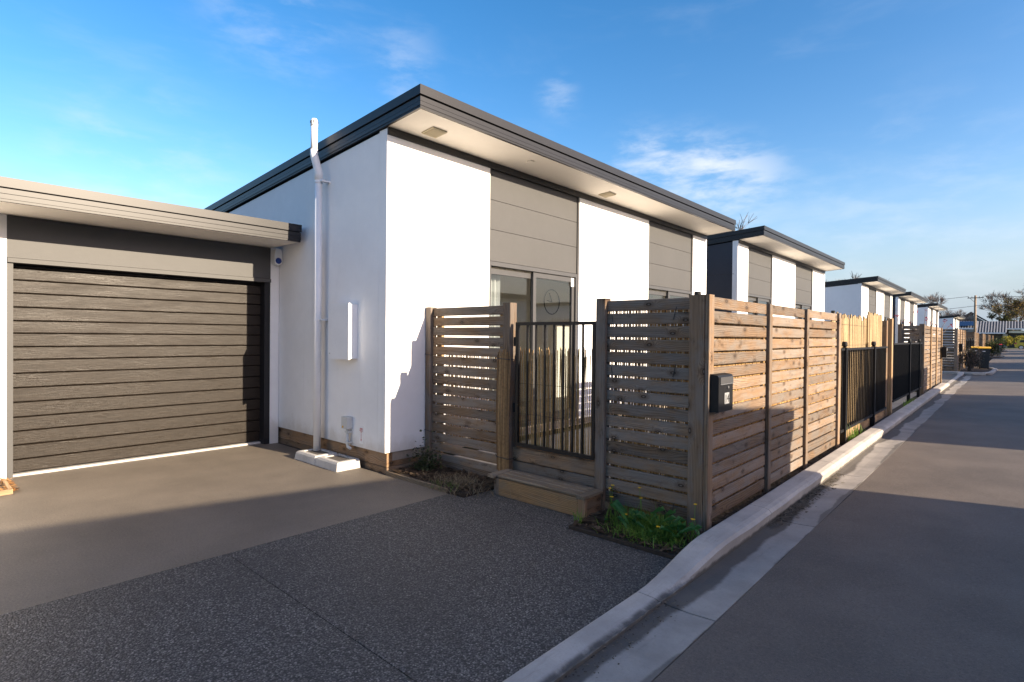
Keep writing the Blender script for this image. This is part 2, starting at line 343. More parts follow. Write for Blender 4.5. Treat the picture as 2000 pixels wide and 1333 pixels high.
def origin(o):
    v = Vector((0, 0, 0))
    while o is not None: v += Vector(o.location); o = o.parent
    return v
def setpar(o, parent):
    if parent is not None:
        o.parent = parent; o.location = Vector(o.location)-origin(parent)
def thing(name, label, cat, loc, group=None):
    o = bpy.data.objects.new(name, None); COL.objects.link(o); o.location = loc; o.empty_display_size = .1
    return tag(o, label, cat, group)
def tag(o, label, cat, group=None):
    o['label'] = label; o['category'] = cat
    if group: o['group'] = group
    return o
def struct(o): o['kind'] = 'structure'; return o
def stuff(o): o['kind'] = 'stuff'; return o
CACHE = {}
ROT = {'x': (0, 0, 0), 'y': (0, 0, PI/2), 'z': (0, -PI/2, 0), 'zy': (0, -PI/2, PI/2), 'xf': (PI/2, 0, 0), 'yf': (PI/2, 0, PI/2)}
def board(parent, name, L, Wd, T, c, axis, mat='fence_wood', ch=.004):
    """a board, L long, Wd wide, T thick, centred at c: 'x','y' lie on edge, 'z' stands with its face to -Y, 'zy' with its face to +X, 'xf','yf' lie flat"""
    k = (round(L, 3), round(Wd, 3), round(T, 3), mat)
    if k not in CACHE:
        w, h = Wd/2, T/2
        poly = [(-h, -w+ch), (-h+ch, -w), (h-ch, -w), (h, -w+ch), (h, w-ch), (h-ch, w), (-h+ch, w), (-h, w-ch)]
        CACHE[k] = MB().prism(poly, -L/2, L/2, 'x').mesh(name, mat)
    o = bpy.data.objects.new(name, CACHE[k]); COL.objects.link(o); o.location = c; setpar(o, parent); o.rotation_euler = ROT[axis]
    return o
def G(y):        # the lane climbs very slightly
    return 0 if y < 5 else (.005*(y-5) if y < 29 else .12+.0013*(y-29))

# ================================================================== THE SETTING
gm = MB()
gm.add([(-900, -900, -.12), (900, -900, -.12), (900, 900, -.12), (-900, 900, -.12)], [(0, 1, 2, 3)])
struct(gm.build('ground', 'terrain'))
# lane
def strip(xs, ys, zf):
    mb = MB(); nx = len(xs)
    vs = [(x, y, zf(x, y)) for y in ys for x in xs]
    mb.add(vs, [(j*nx+i, j*nx+i+1, (j+1)*nx+i+1, (j+1)*nx+i) for j in range(len(ys)-1) for i in range(nx-1)]); return mb
def roadz(x, y): return .035*(min(x, 2.2)+1.15)-.03*max(x-2.2, 0)+G(y)
ys = [-14+i*1.0 for i in range(20)]+[6+i*2 for i in range(50)]+[106, 108, 118]
RX = []
rm = MB(); nx = 8; vs = []
for y in ys:
    e = -1.15+random.uniform(-.006, .006)
    for x in (e, -.9, 0, 1, 2.2, 3.5, 4.8, 5.4): vs.append((x, y, roadz(x, y)))
rm.add(vs, [(j*nx+i, j*nx+i+1, (j+1)*nx+i+1, (j+1)*nx+i) for j in range(len(ys)-1) for i in range(nx-1)])
struct(rm.build('road', 'road_asphalt', smooth=True))
struct(strip([-60, -1.16], [104, 118], lambda x, y: G(y)+.0).build('cross_road', 'road_asphalt'))
struct(strip([5.41, 60], [104, 118], lambda x, y: G(y)-.02).build('cross_road', 'road_asphalt'))
# gutter slabs
gut = struct(bpy.data.objects.new('gutter', None)); COL.objects.link(gut)
gy = [-9, -7, -5, -3.1, -1.1, .85, 2.9, 4.9, 7.0, 9.05, 11.1, 13.15, 15.2, 17.25, 19.3, 21.35, 23.4, 25.45, 27.5, 28.9]
for a, b in zip(gy, gy[1:]):
    mb = MB(); n = 4; rows = []
    for i in range(n+1):
        y = a+.006+(b-a-.012)*i/n; g = G(y)
        rows += [(-1.49, y, g-.1), (-1.49, y, g+.004), (-1.40, y, g-.006), (-1.29, y, g-.006), (-1.153, y, g+.002), (-1.151, y, g-.1)]
    mb.add(rows, [(i*6+k, i*6+k+1, (i+1)*6+k+1, (i+1)*6+k) for i in range(n) for k in range(5)]+[(5, 4, 3, 2, 1, 0), tuple(n*6+k for k in range(6))])
    mb.build('gutter_slab', 'gutter_concrete', gut)
strip([-1.5, -1.149], [-9, 5, 29], lambda x, y: G(y)-.03).build('gutter_bed', 'joint_dark', gut)
# kerb: dropped at the driveways, full height along the fences
kerb = struct(bpy.data.objects.new('kerb', None)); COL.objects.link(kerb)
def sstep(a, b, x): t_ = min(max((x-a)/(b-a), 0), 1); return t_*t_*(3-2*t_)
def kh(y): return .028+.105*(sstep(2.88, 3.75, y)-sstep(20.9, 22.4, y)+sstep(27.2, 28.0, y))
ky = [-9, -6.7, -4.9, -2.95, -1.0, .9, 2.87, 4.70, 6.9, 8.6, 10.5, 12.4, 14.3, 16.2, 18.2, 20.3, 22.5, 24.6, 26.6, 28.3]
for a, b in zip(ky, ky[1:]):
    mb = MB(); n = max(8, int((b-a)/.12)); rows = []
    for i in range(n+1):
        y = a+.004+(b-a-.008)*i/n; g = G(y); h = kh(y); f = -1.425-.04*(1-(h-.028)/.105)
        wob = .004*math.sin(y*3.1)+.003*math.sin(y*7.7); k2 = min(h*.5, .035)
        rows += [(-1.605, y, g-.1), (-1.605, y, g+h-.008), (-1.59, y, g+h), (f-.055, y, g+h-.002+wob*.3), (f-.018, y, g+h-k2*.35), (f+.002+wob, y, g+h-k2), (-1.445, y, g+.02), (-1.452, y, g-.1)]
    q = 8
    mb.add(rows, [(i*q+k, i*q+k+1, (i+1)*q+k+1, (i+1)*q+k) for i in range(n) for k in range(q-1)]+[tuple(range(q-1, -1, -1)), tuple(n*q+k for k in range(q))])
    mb.build('kerb_stone', 'kerb_concrete', kerb, smooth=False)
strip([-1.6, -1.46], [-9, 5, 28.3], lambda x, y: G(y)+.01).build('kerb_joint', 'joint_dark', kerb)
def kerbline(pts, closed_end=True):
    mb = MB(); w = .075; q = 6; rows = []
    P = [Vector((x, y, 0)) for x, y in pts]; k = len(P)
    for i, p in enumerate(P):
        d = (P[min(i+1, k-1)]-P[max(i-1, 0)]).normalized(); nrm = Vector((d.y, -d.x, 0)); g = G(p.y)
        for o_, z in ((-w, -.1), (-w, .10), (-w+.02, .125), (w-.02, .125), (w, .10), (w, -.1)):
            v = p+nrm*o_; rows.append((v.x, v.y, g+z))
    mb.add(rows, [(i*q+j, i*q+j+1, (i+1)*q+j+1, (i+1)*q+j) for i in range(k-1) for j in range(q-1)]+[tuple(range(q-1, -1, -1)), tuple((k-1)*q+j for j in range(q))])
    return mb
for y0 in (28.45, 55.5, 84):
    kerbline([(-2.4, y0+.05), (-1.6, y0), (-1.2, y0-.02), (-.86, y0+.12), (-.68, y0+.7), (-.62, y0+2.2), (-.60, y0+4.5), (-.75, y0+5.2), (-1.5, y0+5.6), (-1.53, y0+12), (-1.53, y0+21)]).build('kerb_stone', 'kerb_concrete', kerb)
    struct(strip([-2.5, -1.55, -.66], [y0+.1, y0+5.0], lambda x, y: G(y)+.07).build('island_bed', 'soil'))
# driveway: exposed aggregate slabs by the lane, asphalt in front of the garage
dr = struct(bpy.data.objects.new('driveway', None)); COL.objects.link(dr)
for x0, x1, y0, y1 in ((-3.945, -1.608, 1.503, 3.497), (-3.945, -1.608, -1.4, 1.497), (-3.945, -1.608, -6, -1.406), (-3.74, -2.555, 3.504, 4.3)):
    MB().box(x0, x1, y0, y1, -.08, .004).build('paving_slab', 'aggregate', dr)
MB().box(-7.62, -3.957, -6, 3.497, -.08, .0).build('asphalt_apron', 'drive_asphalt', dr)
MB().box(-7.7, -1.607, -6, 4.2, -.09, -.012).build('slab_joint', 'joint_dark', dr)
for y0 in (22.2, 47.6, 72.6):
    struct(strip([-7.5, -1.607], [y0+.3, y0+6.1], lambda x, y: G(y)+.02).build('driveway', 'drive_asphalt'))
# beds and yards behind the fence
struct(MB().box(-5.0, -3.745, 3.53, 4.3, -.05, .035).build('garden_bed', 'soil'))
struct(MB().box(-2.55, -1.608, 3.5, 4.05, -.05, .03).build('garden_bed', 'soil'))
struct(strip([-1.78, -1.607], [4.05, 8, 12, 17, 22.3], lambda x, y: G(y)+.045).build('verge_bed', 'soil'))
struct(strip([-5.0, -1.79], [4.3, 12, 22.3], lambda x, y: G(y)+.05).build('yard', 'paving_pale'))
struct(strip([-5.0, -1.6], [28.6, 48, 72], lambda x, y: G(y)+.05).build('yard', 'paving_pale'))

# ================================================================== HOUSES
XW = -5.01
def shear(mb, z):
    mb.V = [(x, y, zz+z+.068*(x+4.41)) for x, y, zz in mb.V]; return mb
BA = [('w', 1.58), ('g', 1.98), ('w', 2.2), ('g', 1.90), ('w', .69)]
def house(y0, mirror, dz, label, near_mat, detail):
    bays = BA[::-1] if mirror else BA
    y1 = y0+sum(b[1] for b in bays); zt = 3.735+dz; zb = .22+dz
    h = thing('white_house', label, 'house', (XW, y0, 0), 'row of white flat-roofed houses along the lane')
    # side and back walls
    zr = lambda x: zt+.068*(x+4.41)
    for nm, ya, yb, mt in (('side_wall', y0, y0+.12, near_mat), ('side_wall', y1-.12, y1, 'white_plaster')):
        MB().prism([(XW-.142, zb), (XW-.142, zr(XW)), (-11.5, zr(-11.5)), (-11.5, zb)], ya, yb, 'y').build(nm, mt, h)
    MB().box(-11.62, -11.5, y0, y1, zb, zr(-11.5)).build('back_wall', 'white_plaster', h)
    if near_mat != 'white_plaster':
        MB().box(XW-.05, XW-.005, y0-.02, y0-.002, zb, zt-.03).build('corner_trim', 'white_plaster', h)
        for z in (2.9, 1.5): MB().box(-11, XW-.1, y0-.004, y0-.001, z+dz, z+dz+.008).build('cladding_joint', 'ink', h)
    MB().box(-11.5, XW-.03, y0+.12, y1-.12, zb-.1, zb+.02).build('floor', 'interior_floor', h)
    MB().box(-7.1, -7.0, y0+.12, y1-.12, zb+.02, 2.62+dz).build('inner_wall', 'interior_wall', h)
    MB().box(-7.2, XW-.15, y0+.12, y1-.12, 2.63+dz, 2.73+dz).build('ceiling', 'interior_wall', h)
    # front
    y = y0; gi = 0
    for kind, wd in bays:
        a, b_ = y, y+wd; y = b_
        if kind == 'w':
            MB().box(XW-.14, XW, a, b_, zb, zt-.02).build('front_wall', 'white_plaster', h)
            continue
        # grey cladding panels over a glazed door
        MB().box(XW-.16, XW-.065, a, b_, 2.47+dz, zt-.02).build('panel_backing', 'ink', h)
        for p0, p1 in ((2.475, 2.878), (2.884, 3.262), (3.268, 3.72)):
            MB().box(XW-.06, XW-.03, a+.004, b_-.032, p0+dz, p1+dz).build('wall_panel', 'grey_panel', h)
        MB().box(XW-.062, XW-.012, b_-.028, b_-.002, 2.47+dz, zt-.02).build('panel_trim', 'grey_panel', h)
        wz0, wz1 = zb+.02, 2.468+dz
        fr = MB(); f = .05
        fr.box(XW-.14, XW-.02, a+.002, a+f, wz0, wz1); fr.box(XW-.14, XW-.02, b_-f, b_-.002, wz0, wz1)
        fr.box(XW-.14, XW-.021, a+f, b_-f, wz1-.055, wz1); fr.box(XW-.14, XW-.021, a+f, b_-f, wz0, wz0+.05)
        w_ = thing2('glazed_door', fr, 'window_frame', h)
        mid = (a+b_)/2
        for (s0, s1, xx) in ((a+f, mid+.05, XW-.115), (mid-.05, b_-f, XW-.07)):
            sm = MB(); t_ = .065; top = wz1-.056-(.02 if s0 < mid-.1 else 0)
            sm.box(xx-.02, xx+.02, s0+.001, s0+t_, wz0+.05, top); sm.box(xx-.02, xx+.02, s1-t_, s1-.001, wz0+.05, top)
            sm.box(xx-.02, xx+.02, s0+t_, s1-t_, top-.075, top); sm.box(xx-.02, xx+.02, s0+t_, s1-t_, wz0+.05, wz0+.15)
            sm.build('sash', 'window_frame', w_)
            MB().box(xx-.004, xx+.004, s0+t_, s1-t_, wz0+.15, top-.075).build('pane', 'glass', w_)
        if detail and gi == 0:
            MB().box(XW-.048, XW-.046, b_-f-.09, b_-f-.02, wz1-.20, wz1-.07).build('sticker', 'sticker_white', w_)
            k = MB(); sx_ = XW-.0455
            k.box(sx_, sx_+.001, b_-f-.08, b_-f-.03, wz1-.09, wz1-.085); k.box(sx_, sx_+.001, b_-f-.062, b_-f-.052, wz1-.118, wz1-.105)
            k.box(sx_, sx_+.001, b_-f-.07, b_-f-.060, wz1-.15, wz1-.135); k.box(sx_, sx_+.001, b_-f-.058, b_-f-.03, wz1-.168, wz1-.163)
            k.build('sticker_print', 'ink', w_)
        gi += 1
    MB().box(XW-.01, XW+.012, y0+.002, y1-.002, zt-.085, zt-.004).build('frieze_board', 'charcoal_steel', h)
    # roof with stepped fascia, soffit and vents
    ya, yb = y0-.03, y1+.02
    r = shear(MB().box(-11.9, -4.44, ya+.03, yb-.03, .13, .19), 3.77+dz).build('roof', 'charcoal_steel', h)
    def ring(z0, z1, out):
        m_ = MB()
        m_.box(-4.44, -4.41+out, ya-out, yb+out, z0, z1)
        m_.box(-11.9, -4.44, ya-out, ya+.03, z0, z1); m_.box(-11.9, -4.44, yb-.03, yb+out, z0, z1)
        m_.box(-11.93-out, -11.9, ya-out, yb+out, z0, z1)
        return shear(m_, 3.77+dz)
    ring(0, .022, .0).build('fascia', 'charcoal_steel', r); ring(.0222, .062, .006).build('fascia', 'charcoal_steel', r)
    ring(.0622, .066, -.004).build('fascia', 'charcoal_steel', r); ring(.0662, .112, .004).build('fascia', 'charcoal_steel', r)
    ring(.1122, .128, -.012).build('fascia', 'charcoal_steel', r); ring(.1282, .222, .016).build('roof_capping', 'charcoal_steel', r)
    shear(MB().box(-5.0, -4.442, ya+.031, yb-.031, .004, .012), 3.77+dz).build('soffit', 'soffit_white', r)
    if detail:
        for vy in (y0+.46, y0+3.98):
            v_ = shear(MB().box(-4.88, -4.68, vy-.1, vy+.1, -.012, .0035), 3.77+dz).build('soffit_vent', 'cream_vent', r)
            lv = MB()
            for i in range(9): lv.box(-4.862+i*.02, -4.852+i*.02, vy-.085, vy+.085, -.019, -.0125)
            shear(lv, 3.77+dz).build('louvre', 'cream_vent', v_)
        shear(MB().tube([(-4.67, y0+1.96, .003), (-4.67, y0+1.96, -.012)], .055, 16), 3.77+dz).build('downlight', 'soffit_white', r)
    # timber foundation boards
    if detail:
        for z, w_ in ((.135, .15), (.0, .09)):
            board(h, 'base_board', 2.55, w_, .03, (XW-1.29, y0+.05, z+(.0 if w_ > .1 else .01)), 'x', 'base_wood')
            board(h, 'base_board', .62, w_, .03, (XW-.05, y0+.375, z+(.0 if w_ > .1 else .01)), 'y', 'base_wood')
    return h
def thing2(name, mb, mat, parent): return mb.build(name, mat, parent)
h1 = house(3.52, False, 0, 'large white house nearest the camera, beside the garage, with charcoal flat roof', 'white_plaster', True)
house(13.75, True, .17, 'white house with dark charcoal side wall right behind the nearest house', 'charcoal_cladding', False)
house(28.55, False, .26, 'third white house along the lane, white side wall and vent pipe above the bamboo screen', 'white_plaster', False)
house(39.1, True, .28, 'fourth white house along the lane, with a charcoal side wall', 'charcoal_cladding', False)
house(54.2, False, .38, 'fifth white house along the lane, small, behind the red leaves', 'white_plaster', False)
house(79, False, .30, 'farthest white house of the row, just left of the striped roof', 'white_plaster', False)

# garage beside the nearest house
ga = thing('garage', 'white garage with dark wood-grain roller door left of the nearest house', 'garage', (-7.5, 2, 0))
MB().box(-7.72, -7.5, 3.40, 3.515, 0, 2.67).build('pier', 'white_plaster', ga)
MB().box(-7.72, -7.5, -3.5, .735, 0, 2.67).build('pier', 'white_plaster', ga)
MB().box(-7.72, -7.505, .735, 3.40, 2.245, 2.665).build('lintel', 'grey_panel', ga)
MB().box(-7.715, -7.485, .74, 3.40, 2.195, 2.24).build('lintel_trim', 'grey_panel', ga)
MB().box(-7.72, -7.515, .735, .785, 0.0, 2.194).build('door_jamb', 'grey_panel', ga)
MB().box(-7.72, -7.515, 3.325, 3.40, 0.0, 2.194).build('door_jamb', 'charcoal_steel', ga)
gd = MB().box(-7.70, -7.68, .785, 3.325, .03, 2.194).build('garage_door', 'ink', ga)
gz = [.035, .17, .32, .465, .61, .765, .915, 1.065, 1.205, 1.34, 1.48, 1.61, 1.75, 1.895, 2.03, 2.155, 2.19]
for a, b in zip(gz, gz[1:]):
    c_ = .010
    MB().prism([(-7.68, a+.001), (-7.657, a+.001), (-7.646, a+.006), (-7.643, a+.012), (-7.643, b-.008), (-7.650, b-.003), (-7.68, b-.003)], .787, 3.323, 'y').build('door_panel', 'door_steel', gd)
MB().box(-7.69, -7.61, .79, 3.32, .001, .024).build('door_sill', 'block_concrete', ga)
MB().box(-11.4, -7.73, -3.5, 3.4, 2.5, 2.7).build('roof', 'charcoal_steel', ga)
MB().box(-7.73, -6.78, -3.5, 3.44, 2.672, 2.685).build('soffit', 'soffit_white', ga)
for z0, z1, o_ in ((2.668, 2.692, 0), (2.6922, 2.735, .006), (2.7352, 2.74, -.004), (2.7402, 2.785, .005), (2.7852, 2.797, -.012), (2.7972, 2.885, .016)):
    MB().box(-6.78, -6.75+o_, -3.5, 3.44+o_*.5, z0, z1).build('fascia', 'charcoal_steel', ga)
    MB().box(-7.5, -6.781, 3.41, 3.44+o_*.5, z0+.02, z1+.02 if z1 < 2.88 else z1).build('fascia', 'charcoal_steel', ga)
MB().box(-11.4, -6.78, -3.5, 3.41, 2.80, 2.86).build('roof_sheet', 'charcoal_steel', ga)
# siren on the pier
si = thing('alarm_siren', 'white alarm siren with a blue lamp under the garage eave', 'alarm', (-7.49, 3.47, 2.45))
MB().prism([(3.402, 2.49), (3.406, 2.60), (3.42, 2.645), (3.49, 2.645), (3.507, 2.60), (3.511, 2.49), (3.50, 2.445), (3.456, 2.425), (3.412, 2.445)], -7.499, -7.39, 'x').build('housing', 'white_plastic', si)
MB().tube([(-7.392, 3.456, 2.487), (-7.38, 3.456, 2.487), (-7.366, 3.456, 2.487)], [.042, .040, .018], 16).build('lamp', 'blue_plastic', si, True)

# vent pipe, gully, meter box, junction box, sticker on the side wall
def vent_pipe(x, y, dz, label):
    vp = thing('vent_pipe', label, 'pipe', (x, y, .1))
    r_ = .043
    MB().tube([(x, y, .09), (x, y, 3.40+dz)], r_, 16).build('pipe', 'white_plastic', vp, True)
    MB().tube([(x, y, 3.36+dz), (x, y, 3.45+dz), (x-.005, y-.025, 3.55+dz), (x-.01, y-.055, 3.66+dz), (x-.01, y-.055, 3.72+dz)], [.049, .049, .047, .046, .045], 16).build('pipe_bend', 'white_plastic', vp, True)
    MB().tube([(x-.01, y-.055, 3.70+dz), (x-.01, y-.055, 4.02+dz)], .04, 16).build('pipe', 'white_plastic', vp, True)
    c_ = MB().tube([(x-.01, y-.055, 4.0+dz), (x-.01, y-.055, 4.06+dz), (x-.01, y-.055, 4.09+dz)], [.044, .043, .03], 16).build('vent_cowl', 'white_plastic', vp, True)
    s_ = MB()
    for i in range(10):
        a = 2*PI*i/10; px, py = x-.01+.0425*math.cos(a), y-.055+.0425*math.sin(a); s_.tube([(px, py, 4.03+dz), (px, py, 4.065+dz)], .006, 5)
    s_.build('slot', 'ink', c_)
    for z in (1.66, 3.33):
        b_ = MB().tube([(x, y, z+dz), (x, y, z+.03+dz)], .049, 16); b_.box(x+.05, x+.10, y-.012, y+.10, z+.005+dz, z+.025+dz)
        b_.build('bracket', 'white_plastic', vp)
vent_pipe(-6.27, 3.42, 0, 'tall white vent pipe on the side wall of the nearest house')
vent_pipe(-6.8, 28.43, .26, 'small far vent pipe on the third house, above the slat fence')
gu = thing('gully_surround', 'pale concrete gully surround at the foot of the tall vent pipe', 'drain', (-5.85, 3.36, 0))
for i, (x0, x1) in enumerate(((-6.40, -5.925), (-5.92, -5.445))):
    b_ = MB()
    def fr_(z, ins): return [(x0+ins, 3.20+ins, z), (x1-ins, 3.20+ins, z), (x1-ins, 3.50, z), (x0+ins, 3.50, z)]
    ring_ = fr_(.0, 0)+fr_(.075, .012)+fr_(.095, .03)
    inner = [(x0+.075, 3.275, .095), (x1-.075, 3.275, .095), (x1-.075, 3.455, .095), (x0+.075, 3.455, .095)]
    low = [(x, y, .045) for x, y, z in inner]
    b_.add(ring_+inner+low, [(0, 1, 5, 4), (1, 2, 6, 5), (2, 3, 7, 6), (3, 0, 4, 7), (4, 5, 9, 8), (5, 6, 10, 9), (6, 7, 11, 10), (7, 4, 8, 11),
                             (8, 9, 13, 12), (9, 10, 14, 13), (10, 11, 15, 14), (11, 8, 12, 15), (12, 13, 17, 16), (13, 14, 18, 17), (14, 15, 19, 18), (15, 12, 16, 19), (16, 17, 18, 19)])
    o_ = b_.build('block', 'block_concrete', gu)
    MB().box(x0+.08, x1-.08, 3.28, 3.45, .05, .085).build('grate', 'gutter_concrete', o_)
mbx = thing('meter_box', 'white electricity meter box mounted on the shaded side wall', 'meter box', (-5.76, 3.52, 1.22))
MB().box(-5.975, -5.555, 3.42, 3.519, 1.225, 1.845).build('case', 'white_plastic', mbx)
MB().box(-5.985, -5.545, 3.395, 3.419, 1.215, 1.855).build('door', 'white_plastic', mbx)
MB().box(-5.95, -5.93, 3.389, 3.394, 1.27, 1.285).build('latch', 'grey_plastic', mbx)
jb = thing('junction_box', 'small grey junction box with conduit near the wall base', 'junction box', (-5.70, 3.52, .2))
MB().box(-5.765, -5.645, 3.445, 3.519, .415, .55).build('case', 'grey_plastic', jb)
MB().tube([(-5.69, 3.48, .414), (-5.69, 3.48, .24), (-5.68, 3.482, .205), (-5.63, 3.49, .19)], .018, 10).build('conduit', 'grey_plastic', jb, True)
for z in (.37, .25): MB().box(-5.715, -5.64, 3.46, 3.518, z, z+.015).build('saddle', 'grey_plastic', jb)
MB().tube([(-5.73, 3.444, .435), (-5.73, 3.442, .435)], .014, 10).build('label_dot', 'yellow_petal', jb)
stk = thing('warning_sticker', 'small white sticker with red print and arrow near the wall corner', 'sticker', (-5.46, 3.519, .28))
MB().box(-5.50, -5.425, 3.5165, 3.519, .265, .46).build('sticker_sheet', 'sticker_white', stk)
pr = MB()
for z, w_ in ((.438, .026), (.427, .03), (.412, .032), (.398, .016)): pr.box(-5.4625-w_, -5.4625+w_, 3.515, 3.5162, z-.004, z+.003)
pr.box(-5.465, -5.460, 3.515, 3.5162, .31, .385); pr.add([(-5.475, 3.5155, .315), (-5.45, 3.5155, .315), (-5.4625, 3.5155, .29)], [(0, 1, 2)])
pr.build('red_print', 'sticker_red', stk)
# things seen through the glass
wc = thing('wall_clock', 'thin round wall clock seen through the glass door behind the gate', 'clock', (-6.99, 8.93, 2.2))
MB().tube([(-6.985, 8.93+.25*math.cos(i*PI/16), 2.2+.25*math.sin(i*PI/16)) for i in range(33)], .009, 6).build('rim', 'ink', wc)
MB().tube([(-6.985, 8.93, 2.2), (-6.985, 8.85, 2.38)], .010, 6).build('hand', 'ink', wc)
MB().tube([(-6.985, 8.93, 2.2), (-6.985, 8.78, 2.22)], .010, 6).build('hand', 'ink', wc)
cu = MB(); n_ = 26; pts_ = [(-5.30+.035*math.sin(i*1.15), 5.2+.42*i/n_) for i in range(n_+1)]
cu.add([(x, y, z) for x, y in pts_ for z in (.27, 2.42)], [(2*i, 2*i+2, 2*i+3, 2*i+1) for i in range(n_)])
tag(cu.build('curtain', 'grey_plastic'), 'pale folded curtain added to lighten the left pane of the glazed door', 'curtain')  # added pale surface, catches sun so the pane looks less dark

# ================================================================== FENCES
YF, XF = 4.07, -1.70
PITCH, SW, ST = .1088, .0915, .022
def slats_x(f, x0, x1, y, ztop, n, mat='fence_wood'):
    for i in range(n):
        board(f, 'slat', x1-x0, SW, ST, ((x0+x1)/2+U(-.001, .001), y+U(-.002, .002), ztop-SW/2-i*PITCH+U(-.002, .002)), 'x', mat)
def slats_y(f, y0, y1, x, ztop, n, mat='fence_wood'):
    for i in range(n):
        board(f, 'slat', y1-y0, SW, ST, (x+U(-.002, .002), (y0+y1)/2, ztop-SW/2-i*PITCH+U(-.002, .002)), 'y', mat)
fl = thing('slat_fence', 'short slatted timber fence between the white wall and the gate', 'fence', (-4.4, YF, 0))
slats_x(fl, -4.905, -3.79, YF+.03, 1.808, 16)
board(fl, 'post', 1.78, .09, .09, (-4.955, YF+.03, .93), 'z')
board(fl, 'post', 1.83, .10, .10, (-3.735, YF+.03, .915), 'z')
board(fl, 'back_batten', 1.7, .09, .04, (-4.84, YF+.075, .95), 'z', 'new_wood'); board(fl, 'back_batten', 1.7, .07, .04, (-3.86, YF+.075, .95), 'z', 'new_wood')
for z in (1.285, .42):
    MB().tube([(-5.0, YF-.018, z), (-4.905, YF-.018, z-.01), (-4.90, YF+.02, z-.01)], .004, 5).build('tie', 'tie_wire', fl)
ff = thing('slat_fence', 'tall slatted timber corner fence carrying the black letterbox', 'fence', (XF, YF, 0))
slats_x(ff, -2.59, -1.842, YF+.03, 1.808, 16)
board(ff, 'post', 1.80, .095, .09, (-2.64, YF+.03, .93), 'z')
board(ff, 'post', 1.78, .12, .09, (-1.78, YF+.028, .935), 'z')
board(ff, 'post', 1.79, .09, .035, (XF-.0, YF+.032, .93), 'zy')
board(ff, 'foot_post', .2, .1, .1, (-1.80, YF+.05, -.02), 'z', 'base_wood'); board(ff, 'foot_post', .2, .09, .09, (-2.60, YF+.05, -.02), 'z', 'base_wood')
for (a, b) in ((4.146, 5.45), (5.56, 6.72), (6.83, 8.24)): slats_y(ff, a, b, XF-.03, 1.815+.5*(G(a)+G(b)), 16)
for y in (5.505, 6.775, 8.30):
    board(ff, 'batten', 1.80, .075 if y < 8 else .10, .045, (XF-.012, y, .92+G(y)), 'zy'); board(ff, 'foot_post', .3, .08, .08, (XF-.09, y-.02, .05), 'z', 'base_wood')
ties = MB()
for z in (1.70, 1.25, .16):
    ties.tube([(-2.55, YF+.016, z+.02), (-2.535, YF+.0155, z-.07)], .003, 5); ties.tube([(-1.96, YF+.0155, z+.04), (-1.985, YF+.0155, z-.06)], .003, 5)
ties.build('tie', 'tie_wire', ff)
def bamboo(name, label, path, z0, z1, rad, mat, jz=.03, lean=.004, gap=1.0):
    mb = MB(); (xa, ya), (xb, yb) = path; L = math.hypot(xb-xa, yb-ya); s = 0
    while s < L:
        r_ = rad*U(.7, 1.2); t_ = s/L; x, y = xa+(xb-xa)*t_, ya+(yb-ya)*t_; k = U(0, 1); top = z1+U(-jz, jz); bot = z0+U(-jz, jz)*.5
        dx, dy = (xb-xa)/L, (yb-ya)/L; l1 = U(-lean, lean)*3; jo = U(-.003, .003)
        mb.tube([(x-dy*jo, y+dx*jo, bot), (x+dx*l1*.5-dy*jo, y+dy*l1*.5+dx*jo, (bot+top)/2), (x+dx*l1, y+dy*l1, top)], [r_, r_*.95, r_*.85], 5, k)
        s += r_*2*gap*U(.9, 1.25)
    o = mb.build('bamboo_screen' if name is None else name, mat, None)
    return o
def screen(label, path, z0, z1, rad, mat, **k):
    e = thing('bamboo_screen', label, 'screen', (path[0][0], path[0][1], z0))
    o = bamboo('canes', label, path, z0, z1, rad, mat, **k); setpar(o, e); stuff(o)
    mb = MB(); (xa, ya), (xb, yb) = path; z = z0+.15
    dx, dy = (xb-xa), (yb-ya); L = math.hypot(dx, dy)
    while z < z1-.05:
        mb.tube([(xa+dy/L*rad, ya-dx/L*rad, z), (xb+dy/L*rad, yb-dx/L*rad, z)], .0016, 4); z += .3
    mb.build('binding_wire', 'tie_wire', e)
screen('bamboo cane screen behind the short fence by the white wall', ((-4.78, YF+.115), (-3.93, YF+.115)), .35, 1.32, .0045, 'bamboo', gap=1.35)
screen('bamboo cane screen behind the shaded face of the corner fence', ((-2.58, YF+.085), (-1.86, YF+.085)), .0, 1.78, .0055, 'bamboo', gap=.82)
screen('loose bamboo cane screen behind the black gate', ((-3.66, YF+.095), (-2.71, YF+.095)), .28, 1.36, .0042, 'bamboo', gap=1.12, jz=.045, lean=.008)
screen('bamboo screen added to darken the gaps in the sunlit face of the corner fence', ((XF-.075, 4.2), (XF-.075, 8.25)), .1, 1.66, .007, 'bamboo', gap=.95)  # added screen: keeps bright background out of the slat gaps
# bamboo rolled round the gate post
rl = thing('bamboo_screen', 'bundle of bamboo canes tied round the post left of the gate', 'screen', (-3.74, YF-.04, .2))
mb = MB()
for i in range(26):
    a = i/25; x = -3.83+.16*a; y = YF-.035-.012*math.sin(a*PI); r_ = U(.005, .008); l_ = U(-.015, .015)
    mb.tube([(x, y, .13+U(0, .06)), (x+l_*.5-.01, y-.004, .7), (x+l_*1.2, y, 1.34+U(-.04, .03))], [r_*.8, r_, r_*.8], 5, U(0, 1))
stuff(mb.build('canes', 'bamboo_brown', rl))
w_ = MB()
for z in (1.27, .29): w_.tube([(-3.86, YF-.03, z+.02), (-3.82, YF-.056, z+.005), (-3.67, YF-.056, z), (-3.65, YF+.0, z)], .0045, 5)
w_.build('tie', 'tie_wire', rl)
